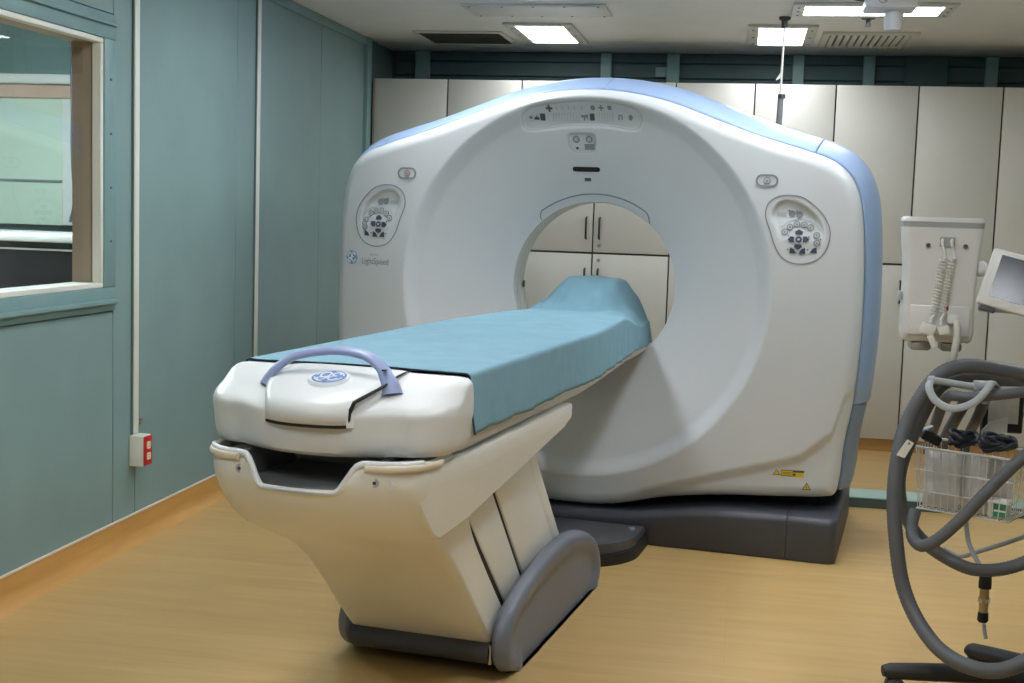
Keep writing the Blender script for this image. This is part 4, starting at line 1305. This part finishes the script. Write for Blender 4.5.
so = cl.modifiers.new('thick', 'SOLIDIFY'); so.thickness = 0.0025; so.offset = 1
edge_shade = [Vector(V[k]) + Vector((0, -0.0015, 0.001)) for k in range(NXc)]
tube('edge_shade', edge_shade, 0.0024, 'drape_edge_shade', dr, 6)  # dark line for the shadow gap between cloth and end cap

# docking plate on the floor between couch and scanner
dp = tag(empty('docking_plate', GO, -GA), 'dark grey rounded floor plate between couch foot and scanner base', 'floor plate')
pl_ = []
for i in range(49):
    a = -pi * i / 48
    pl_.append((0.35 * cos(a), -0.19 + 0.30 * sin(a)))
pl_ += [(-0.35, -0.008), (0.35, -0.008)]
prism('lower_ring', pl_, 'z', 0.0, 0.045, 'rubber', dp, 0.006, 2)
prism('upper_plate', [(x * 0.965, -0.008 + (y + 0.008) * 0.965) for x, y in pl_], 'z', 0.0455, 0.085, 'dock_grey', dp, 0.016, 4)
lathe('plate_bolt', [(0.016, 0.0852), (0.014, 0.094)], 'ink_grey', dp, (0.30, -0.10, 0), 'z', 10)
# ================================================================== MEDICAL CART AT THE RIGHT
P_ = lambda px, py, y=4.0: atY(px, py, y)
cart = tag(empty('medical_cart', (0.99, 3.85, 0)), 'black-footed rolling medical stand at the right edge', 'cart')
LO = Vector((0.99, 3.85, 0))
L = lambda v: Vector(v) - LO


def leg(tip, z=0.072):
    d = (Vector(tip) - LO); d.z = 0; ln = d.length; d.normalize(); nn = Vector((-d.y, d.x, 0))
    secs = []
    for t_, w, h in ((0.0, 0.040, 0.060), (0.3, 0.038, 0.056), (0.8, 0.032, 0.050), (0.96, 0.030, 0.044), (1.0, 0.022, 0.030)):
        c = d * (ln * t_); c.z = z + 0.012 * (1 - t_)
        secs.append([c + nn * (w * cos(a) * (1 if True else 0)) + Vector((0, 0, 1)) * (h * 0.5 * sin(a)) for a in np.linspace(0, 2 * pi, 13)[:-1]])
    o = loft('leg', secs, 'rubber', cart, True, 50)
    c = d * (ln * 0.93)
    nx = nn
    V, Fs = [], []
    for s in (-1, 1):
        prof = [(0.0, s * 0.006), (0.026, s * 0.006), (0.028, s * 0.010), (0.028, s * 0.018), (0.024, s * 0.022), (0.0, s * 0.022)]
        for r, hh in prof:
            for k in range(16):
                a = 2 * pi * k / 16
                V.append(Vector((c.x, c.y, 0.0285)) + nx * hh + d * (r * cos(a)) + Vector((0, 0, r * sin(a))))
        b0 = len(V) - 6 * 16
        for i in range(5):
            for k in range(16):
                Fs.append((b0 + i * 16 + k, b0 + i * 16 + (k + 1) % 16, b0 + (i + 1) * 16 + (k + 1) % 16, b0 + (i + 1) * 16 + k))
    obj('caster', V, Fs, 'ink_dark', o, smooth=True, sharp=40)
    return o


leg((0.455, 3.79, 0)); leg((0.735, 4.06, 0)); leg((1.05, 3.42, 0)); leg((1.40, 3.72, 0)); leg((1.22, 4.28, 0))
lathe('hub', [(0.06, 0.05), (0.065, 0.07), (0.06, 0.11), (0.03, 0.13), (0.025, 0.14)], 'rubber', cart, (0, 0, 0), 'z', 24)
tube('pole', [(0, 0, 0.14), (0, 0, 1.32)], 0.019, 'chrome', cart, 16)
# mounting arm for the monitor box
tube('mount_arm', [(-0.001, 0.0, 1.13), (-0.14, 0.20, 1.12), (-0.275, 0.285, 1.12)], 0.014, 'device_grey', cart, 10)
lathe('arm_clamp', [(0.034, -0.03), (0.034, 0.03)], 'ink_dark', cart, (0, 0, 1.13), 'z', 20)
# wire basket
BZ0, BZ1 = 0.50, 0.69
bl = P_(915, 447, 4.06); br = P_(1010, 467, 3.93); u = (br - bl); u.z = 0; u = u.normalized(); w_ = Vector((-u.y, u.x, 0))
BLX = Vector((bl.x, bl.y, 0)); BW, BD = 0.30, 0.20
bc = lambda a, b, z: L(BLX + u * a + w_ * b) + Vector((0, 0, z))
bsk = tube('basket', [bc(0, 0, BZ1), bc(BW, 0, BZ1), bc(BW, BD, BZ1), bc(0, BD, BZ1)], 0.0042, 'wire', cart, 8, closed=True)
inset = 0.012
rim = lambda z, k: [bc(inset * k, inset * k, z), bc(BW - inset * k, inset * k, z), bc(BW - inset * k, BD - inset * k, z), bc(inset * k, BD - inset * k, z)]
for z, k in ((BZ0, 1.0), (BZ0 + 0.055, 0.7), (BZ0 + 0.12, 0.35)): tube('basket_rim', rim(z, k), 0.0024, 'wire', bsk, 6, closed=True)
for i in range(13):
    a = BW * (i + 0.5) / 13; ai = inset + (BW - 2 * inset) * (i + 0.5) / 13
    tube('basket_wire', [bc(a, 0, BZ1), bc(ai, inset, BZ0), bc(ai, BD - inset, BZ0), bc(a, BD, BZ1)], 0.0017, 'wire', bsk, 6)
for i in range(8):
    a = BD * (i + 0.5) / 8; ai = inset + (BD - 2 * inset) * (i + 0.5) / 8
    tube('basket_wire', [bc(0, a, BZ1), bc(inset, ai, BZ0), bc(BW - inset, ai, BZ0), bc(BW, a, BZ1)], 0.0017, 'wire', bsk, 6)
tube('basket_bracket', [bc(BW + 0.004, BD * 0.5, BZ1 - 0.02), (-0.019, 0, BZ1 - 0.02)], 0.01, 'device_grey', cart, 8)
# hose support arm (pale grey cradle)
tube('hose_support', catmull([L(P_(1062, 391, 3.90)), L(P_(1000, 390, 3.90)), L(P_(975, 387, 3.90)), L(P_(950, 383, 3.90)), L(P_(932, 380, 3.90))], 6), 0.0105, 'grip_grey', cart, 12)
tube('support_loop', catmull([L(P_(932, 380, 3.90)), L(P_(929, 387, 3.87)), L(P_(935, 400, 3.84)), L(P_(949, 408, 3.825)), L(P_(963, 407, 3.82)), L(P_(976, 401, 3.82)), L(P_(986, 391, 3.82)), L(P_(992, 383, 3.84)), L(P_(996, 386, 3.89))], 6), 0.0085, 'grip_grey', cart, 10, flat=(1.3, 0.8))
lathe('support_sleeve', [(0.016, -0.03), (0.019, -0.028), (0.019, 0.03), (0.016, 0.034)], 'grip_grey', cart, L(P_(984, 387, 3.905)), 'x', 20)
lathe('support_end', [(0.006, -0.018), (0.011, -0.016), (0.013, 0.0)], 'grip_grey', cart, L(P_(934, 380, 3.90)), 'x', 14)
tube('support_post', [L(P_(1062, 391, 3.90)), (0, 0, L(P_(1062, 391, 3.90)).z)], 0.012, 'grip_grey', cart, 10)

# hoses
HR = 0.0215


def hose(path, label, rad=HR, m='hose', n=10, ribs=True):
    P = catmull(path, n)
    # resample evenly
    d = [0.0]
    for i in range(1, len(P)): d.append(d[-1] + (P[i] - P[i - 1]).length)
    T = d[-1]; N = max(8, int(T / 0.006)); out = []; j = 0
    for i in range(N + 1):
        s = T * i / N
        while j < len(d) - 2 and d[j + 1] < s: j += 1
        f_ = (s - d[j]) / max(1e-9, d[j + 1] - d[j]); out.append(P[j].lerp(P[j + 1], min(1, f_)))
    rf = (lambda t_: rad * (1 + (0.035 if int(round(t_ * N)) % 2 else -0.02))) if ribs else rad
    o = tube('breathing_hose' if ribs else 'tubing', out, rf, m, None, 14)
    return tag(o, label, 'hose', 'grey breathing hoses' if ribs else None)


hose([P_(1060, 392, 4.05), P_(1020, 374, 4.02), P_(989, 368, 4.0), P_(965, 366, 3.98), P_(940, 374, 3.96), P_(920, 398, 3.95), P_(905, 428, 3.94), P_(897, 462, 3.91), P_(894, 500, 3.89), P_(896, 540, 3.88), P_(902, 582, 3.87), P_(915, 616, 3.83), P_(936, 646, 3.75), P_(962, 664, 3.69), P_(992, 671, 3.67), P_(1020, 664, 3.68), P_(1060, 640, 3.70)],
     'long grey corrugated hose drooping from the support arm down to the cart foot')
hose([P_(1060, 400, 4.14), P_(1020, 384, 4.12), P_(985, 377, 4.09), P_(960, 377, 4.06), P_(938, 389, 4.02), P_(920, 420, 4.01), P_(903, 460, 4.0), P_(899, 488, 4.0), P_(905, 515, 4.0), P_(922, 540, 4.0), P_(950, 560, 3.99), P_(978, 570, 3.95), P_(1015, 566, 3.95), P_(1060, 545, 3.95)],
     'grey hose looping under the wire basket, lowest of the basket loops', 0.0195)
hose([P_(1060, 430, 3.78), P_(1020, 460, 3.79), P_(985, 494, 3.80), P_(960, 520, 3.81), P_(938, 539, 3.82), P_(922, 546, 3.84), P_(913, 538, 3.87), P_(912, 524, 3.91), P_(915, 511, 3.94)],
     'grey hose crossing in front of the wire basket, bending back beneath it', 0.0175)
hose([P_(1050, 388, 3.87), P_(1015, 393, 3.862), P_(985, 396, 3.86), P_(965, 397, 3.862), P_(950, 396, 3.885), P_(943, 404, 3.98), P_(937, 420, 4.12), P_(930, 440, 4.27), P_(927, 452, 4.31)], 'grey hose lying in the pale support loop and dropping behind the basket', 0.0155)
hose([P_(966, 400, 4.03), P_(957, 416, 4.15), P_(946, 437, 4.31), P_(942, 455, 4.34)], 'short dark hose hanging from the support loop behind the middle of the basket', 0.018)
hose([P_(985, 400, 4.02), P_(978, 416, 4.13), P_(969, 435, 4.28), P_(964, 455, 4.33)], 'short dark hose nearest the cart pole, hanging behind the basket', 0.016)
# thin pale tubing below the basket with connector
hose([P_(966, 519, 4.06), P_(968, 540, 4.05), P_(975, 557, 4.03), P_(982, 568, 4.02)], 'thin pale tube running down from the basket to the connector', 0.007, 'grip_grey', 8, False)
hose([P_(943, 549, 4.10), P_(960, 556, 4.09), P_(980, 551, 4.08), P_(1020, 538, 4.06), P_(1060, 520, 4.05)], 'thin pale tube crossing under the basket to the right', 0.007, 'grip_grey', 8, False)
hose([P_(984, 624, 4.02), P_(984.5, 631, 4.02), P_(986, 639, 4.015)], 'thin pale tube curving down from the black end of the connector', 0.006, 'grip_grey', 8, False)
cn = tag(empty('tube_connector', P_(984, 600, 4.02)), 'amber and chrome tube connector with black end hanging below the basket', 'connector')
s_ = 4.02 / F
lathe('collar', [(0.017, 30 * s_ - 0.0), (0.019, 18 * s_), (0.019, 12 * s_)], 'rubber', cn, (0, 0, 0), 'z', 16)
lathe('body', [(0.014, 12 * s_ - 0.0005), (0.015, 0), (0.013, -12 * s_)], 'brass', cn, (0, 0, 0), 'z', 16)
lathe('ring', [(0.018, 2 * s_), (0.018, -2 * s_)], 'chrome', cn, (0, 0, 0), 'z', 16)
lathe('end_cap', [(0.0155, -12.2 * s_), (0.0165, -20 * s_), (0.012, -22 * s_)], 'black', cn, (0, 0, 0), 'z', 16)

# contents of the basket
def pouch(a0, a1, b0, b1, z0, z1, label, m, name, lean=0.0):
    bm = bmesh.new()
    nx_, nz_ = 10, 8
    front, back = [], []
    for j in range(nz_ + 1):
        for i in range(nx_ + 1):
            a = a0 + (a1 - a0) * i / nx_; z = z0 + (z1 - z0) * j / nz_
            bulge = sin(pi * i / nx_) ** 0.5 * sin(pi * j / nz_) ** 0.4
            wob = random.uniform(-0.004, 0.004)
            mid = (b0 + b1) / 2 + lean * j / nz_; hb = (b1 - b0) / 2
            front.append(bm.verts.new(bc(a, mid - hb * bulge + wob, z) + LO)); back.append(bm.verts.new(bc(a, mid + hb * bulge + wob + 0.001, z) + LO))
    w = nx_ + 1
    for j in range(nz_):
        for i in range(nx_):
            q = (j * w + i, j * w + i + 1, (j + 1) * w + i + 1, (j + 1) * w + i)
            bm.faces.new([front[k] for k in q]); bm.faces.new([back[k] for k in q[::-1]])
    bmesh.ops.remove_doubles(bm, verts=bm.verts, dist=0.0015)
    return tag(obj_bm(name, bm, m, None, True, 60), label, 'pouch', 'pouches in the basket')


pouch(0.018, 0.128, 0.022, 0.075, BZ0 + 0.004, BZ1 - 0.008, 'crumpled clear plastic pouch at the left end of the wire basket', 'bag', 'plastic_pouch', -0.006)
pouch(0.138, 0.212, 0.027, 0.085, BZ0 + 0.004, BZ1 - 0.012, 'crumpled clear plastic pouch in the middle of the wire basket', 'bag', 'plastic_pouch', -0.004)
pouch(0.025, 0.26, 0.09, 0.165, BZ0 + 0.004, BZ1 - 0.02, 'pale pouch at the back of the wire basket under the cables', 'bag', 'plastic_pouch', 0.0)
# coiled dark cables heaped on top
for q, (r0, cx_, cz_, lab) in enumerate(((0.042, 0.112, 0.006, 'dark navy cable coil on top of the basket, left part'), (0.052, 0.215, 0.006, 'dark navy cable coil on top of the basket, right part'))):
    pts = []
    for i in range(170):
        a = i * 0.26; rr = r0 * (0.72 + 0.26 * sin(i * 0.37 + q))
        pts.append(bc(cx_ + rr * cos(a) * 0.95, 0.105 + rr * 1.45 * sin(a), BZ1 + cz_ + 0.008 * (1 + sin(i * 0.61 + q)) + 0.00016 * i) + LO)
    tag(tube('cable_coil', catmull(pts, 2), 0.0068, 'navy_cable', None, 8), lab, 'cable', 'cable coils on the basket')
ck = tag(empty('cable_plug', bc(0.026, 0.05, BZ1 + 0.026) + LO), 'black plug block lying on the left corner of the basket', 'plug')
box('block', -0.026, 0.034, -0.02, 0.03, -0.014, 0.016, 'black', ck, 0.006, 2, M=Matrix.Rotation(radians(24), 4, 'Y'))
box('grey_tip', -0.012, 0.022, -0.012, 0.02, 0.017, 0.032, 'grip_grey', ck, 0.005, 2, M=Matrix.Rotation(radians(-24), 4, 'Y'))
tg = tag(empty('paper_tag', P_(904.5, 448, 3.886)), 'small white paper tag sticking out at the left end of the basket', 'tag')
prism('sheet', [(-0.022, -0.022), (0.002, -0.030), (0.026, 0.016), (0.006, 0.026)], 'y', -0.001, 0.001, 'cord_white', tg)
lathe('eyelet', [(0.004, -0.0016), (0.004, -0.0011)], 'ink_grey', tg, (0.012, 0, 0.014), 'y', 10)
gb = tag(empty('small_carton', bc(0.250, 0.024, BZ0 + 0.022) + LO, math.atan2(u.y, u.x)), 'small white carton with green label at the lower right of the basket', 'carton')
box('carton_body', -0.03, 0.030, 0.0, 0.04, -0.016, 0.038, 'cord_white', gb, 0.003, 1)
box('green_label', -0.012, 0.028, -0.0025, -0.0002, -0.012, 0.030, 'green_label', gb)
box('label_band', -0.010, 0.026, -0.0032, -0.0026, 0.004, 0.009, 'cord_white', gb)

# white monitor box with cords
A = P_(902, 218, 4.12); Bq = P_(977, 340, 4.12)
bw = 0.222; bh = 0.372; bx0 = P_(938.5, 280, 4.12)
mb = tag(empty('monitor_box', (bx0.x, 4.12, P_(940, 341, 4.12).z)), 'white medical monitor housing seen from behind with two coiled cords', 'medical monitor')
secs = []
for z, hx, hy in ((0.0, 0.094, 0.045), (0.008, 0.101, 0.055), (0.03, 0.105, 0.06), (0.12, 0.104, 0.062), (0.20, 0.104, 0.062), (0.25, 0.107, 0.06), (0.30, 0.113, 0.06), (0.345, 0.116, 0.06)):
    secs.append([(hx * (1 if abs(c) < 1e-9 else 1) * (abs(cos(a)) ** 0.22) * (1 if cos(a) >= 0 else -1), hy * (abs(sin(a)) ** 0.22) * (1 if sin(a) >= 0 else -1), z) for a in np.linspace(0, 2 * pi, 41)[:-1] for c in (0.0,)])
loft('housing', secs, 'device_white', mb, True, 50)
secs = []
for z, k in ((0.3455, 1.0), (0.362, 1.01)):
    secs.append([(0.1165 * k * (abs(cos(a)) ** 0.22) * (1 if cos(a) >= 0 else -1), 0.06 * k * (abs(sin(a)) ** 0.22) * (1 if sin(a) >= 0 else -1), z) for a in np.linspace(0, 2 * pi, 41)[:-1]])
loft('grey_band', secs, 'device_grey', mb, True, 50)
secs = []
for z, k in ((0.3625, 1.01), (0.370, 1.0), (0.376, 0.95)):
    secs.append([(0.1165 * k * (abs(cos(a)) ** 0.22) * (1 if cos(a) >= 0 else -1), 0.06 * k * (abs(sin(a)) ** 0.22) * (1 if sin(a) >= 0 else -1), z) for a in np.linspace(0, 2 * pi, 41)[:-1]])
loft('lid', secs, 'device_white', mb, True, 50)
YF = -0.0625
box('lower_plate', -0.088, 0.088, YF - 0.006, YF + 0.004, 0.022, 0.112, 'device_white', mb, 0.005, 2)
for x, z in ((-0.045, 0.292), (0.062, 0.292), (0.052, 0.055)):
    lathe('screw_hole', [(0.0065, -0.0075), (0.0065, 0.0)], 'ink_dark', mb, (x, YF + 0.0015 if z > 0.2 else YF, z), 'y', 12)
cr = box('cord_recess', -0.012, 0.032, YF - 0.0015, YF + 0.004, 0.288, 0.318, 'device_grey', mb, 0.001, 1)
box('red_sticker', 0.010, 0.024, YF - 0.0078, YF - 0.0062, 0.098, 0.112, 'red', mb)
lathe('knob', [(0.02, 0.0), (0.024, 0.006), (0.024, 0.018), (0.018, 0.026)], 'device_white', mb, (0.107, -0.02, 0.225), 'x', 20)
for s in (-1, 1):
    box('foot', s * 0.045 - 0.03, s * 0.045 + 0.03, -0.04, 0.04, -0.028, -0.001, 'clear_cap', mb, 0.008, 2)
box('side_latch', -0.117, -0.107, -0.02, 0.01, 0.12, 0.15, 'device_grey', mb, 0.003, 1)


def coil_cord(x0, x1, z0, z1, rad, turns, label):
    c = tag(empty('coiled_cord', Vector(mb.location) + Vector((0, YF - 0.018, 0))), label, 'cord', 'coiled cords on the monitor box')
    pts = []
    N = turns * 10
    for i in range(N + 1):
        t_ = i / N; a = 2 * pi * turns * t_
        pts.append((x0 + (x1 - x0) * t_ + rad * cos(a), rad * sin(a) * 0.8, z0 + (z1 - z0) * t_))
    tube('coil', pts, 0.0026, 'cord_white', c, 6)
    tube('upper_lead', catmull([(x0 + rad, 0, z0), (x0 + 0.004, 0, z0 + 0.02), (x0 - 0.004, 0.0, z0 + 0.045), (x0 - 0.002, 0.012, z0 + 0.055)], 6), 0.0045, 'cord_white', c, 8)
    return c


c1 = coil_cord(-0.003, -0.019, 0.255, 0.088, 0.0090, 17, 'coiled white cord hanging on the left of the monitor back')
tube('lower_lead', catmull([(-0.019 + 0.0090, 0, 0.088), (-0.024, -0.004, 0.075), (-0.026, -0.004, 0.06)], 6), 0.0045, 'cord_white', c1, 8)
box('plug', -0.021, 0.021, -0.02, 0.008, -0.017, 0.017, 'cord_white', c1, 0.005, 2, M=Matrix.Translation((-0.035, -0.006, 0.042)) @ Matrix.Rotation(radians(18), 4, 'Y'))
box('plug_tail', -0.009, 0.009, -0.014, 0.006, -0.03, 0.012, 'cord_white', c1, 0.004, 2, M=Matrix.Translation((-0.024, -0.012, 0.014)) @ Matrix.Rotation(radians(-24), 4, 'Y'))
c2 = coil_cord(0.024, 0.006, 0.255, 0.092, 0.0082, 17, 'coiled white cord hanging on the right of the monitor back')
tube('lower_lead', catmull([(0.006 + 0.0082, 0, 0.092), (0.004, -0.004, 0.072), (0.006, -0.004, 0.055)], 6), 0.0045, 'cord_white', c2, 8)
box('plug', -0.017, 0.017, -0.018, 0.008, -0.013, 0.013, 'cord_white', c2, 0.005, 2, M=Matrix.Translation((0.010, -0.008, 0.040)) @ Matrix.Rotation(radians(-12), 4, 'Y'))
dc_ = tag(empty('drain_tube', Vector(mb.location)), 'thick white tube leaving the lower plate of the monitor box downward', 'tube')
tube('tube_run', catmull([(0.036, YF - 0.020, 0.075), (0.048, YF - 0.028, 0.06), (0.050, YF - 0.026, 0.02), (0.045, YF - 0.015, -0.05), (0.046, 0.0, -0.11), (0.05, 0.03, -0.16)], 6), 0.0105, 'cord_white', dc_, 12)
box('connector', 0.020, 0.050, YF - 0.034, YF - 0.0063, 0.060, 0.088, 'device_white', dc_, 0.006, 2)

# tilted display beside it
ds = tag(empty('tilted_display', P_(994, 280, 3.93)), 'tilted display with dark blue screen cut by the right picture edge', 'display')
TM = Matrix.Rotation(radians(14), 4, 'Y') @ Matrix.Rotation(radians(-12), 4, 'Z') @ Matrix.Rotation(radians(-8), 4, 'X')
box('bezel', -0.028, 0.20, -0.012, 0.012, -0.078, 0.09, 'device_white', ds, 0.008, 3, M=TM)
box('screen', 0.0, 0.182, -0.0128, -0.0122, -0.05, 0.075, 'screen', ds, M=TM)
box('back_shell', 0.0, 0.18, 0.0125, 0.05, -0.05, 0.07, 'device_white', ds, 0.012, 3, M=TM)
box('grip', -0.015, 0.03, -0.01, 0.02, -0.092, -0.0785, 'ink_dark', ds, 0.004, 2, M=TM)
tube('bracket', [(0.10, 0.055, 0.0), (0.14, 0.085, -0.02), (0.99 - ds.location.x - 0.036, 3.85 - ds.location.y, 1.2 - ds.location.z)], 0.012, 'device_grey', ds, 10)
# small dark tablet and paper behind the hoses
tb = tag(empty('dark_case', P_(990, 400, 4.22)), 'small black framed case behind the basket at the right edge', 'case')
box('case_body', -0.02, 0.10, -0.012, 0.012, -0.10, 0.06, 'black', tb, 0.004, 1)
box('window', -0.005, 0.085, -0.0135, -0.0122, -0.07, 0.045, 'bag', tb)
tube('clip_rod', [(0.09, 0.0125, -0.04), (0.13, 0.02, -0.04), (0.99 - tb.location.x, 3.85 + 0.036 - tb.location.y, -0.04)], 0.008, 'device_grey', tb, 8)
pa = tag(empty('folded_paper', P_(990, 432, 4.185)), 'folded white paper leaning at the right end of the basket', 'paper')
prism('sheet', [(-0.025, -0.035), (0.05, -0.035), (0.05, 0.05), (-0.005, 0.03), (-0.025, 0.005)], 'y', -0.0015, 0.0015, 'cord_white', pa)
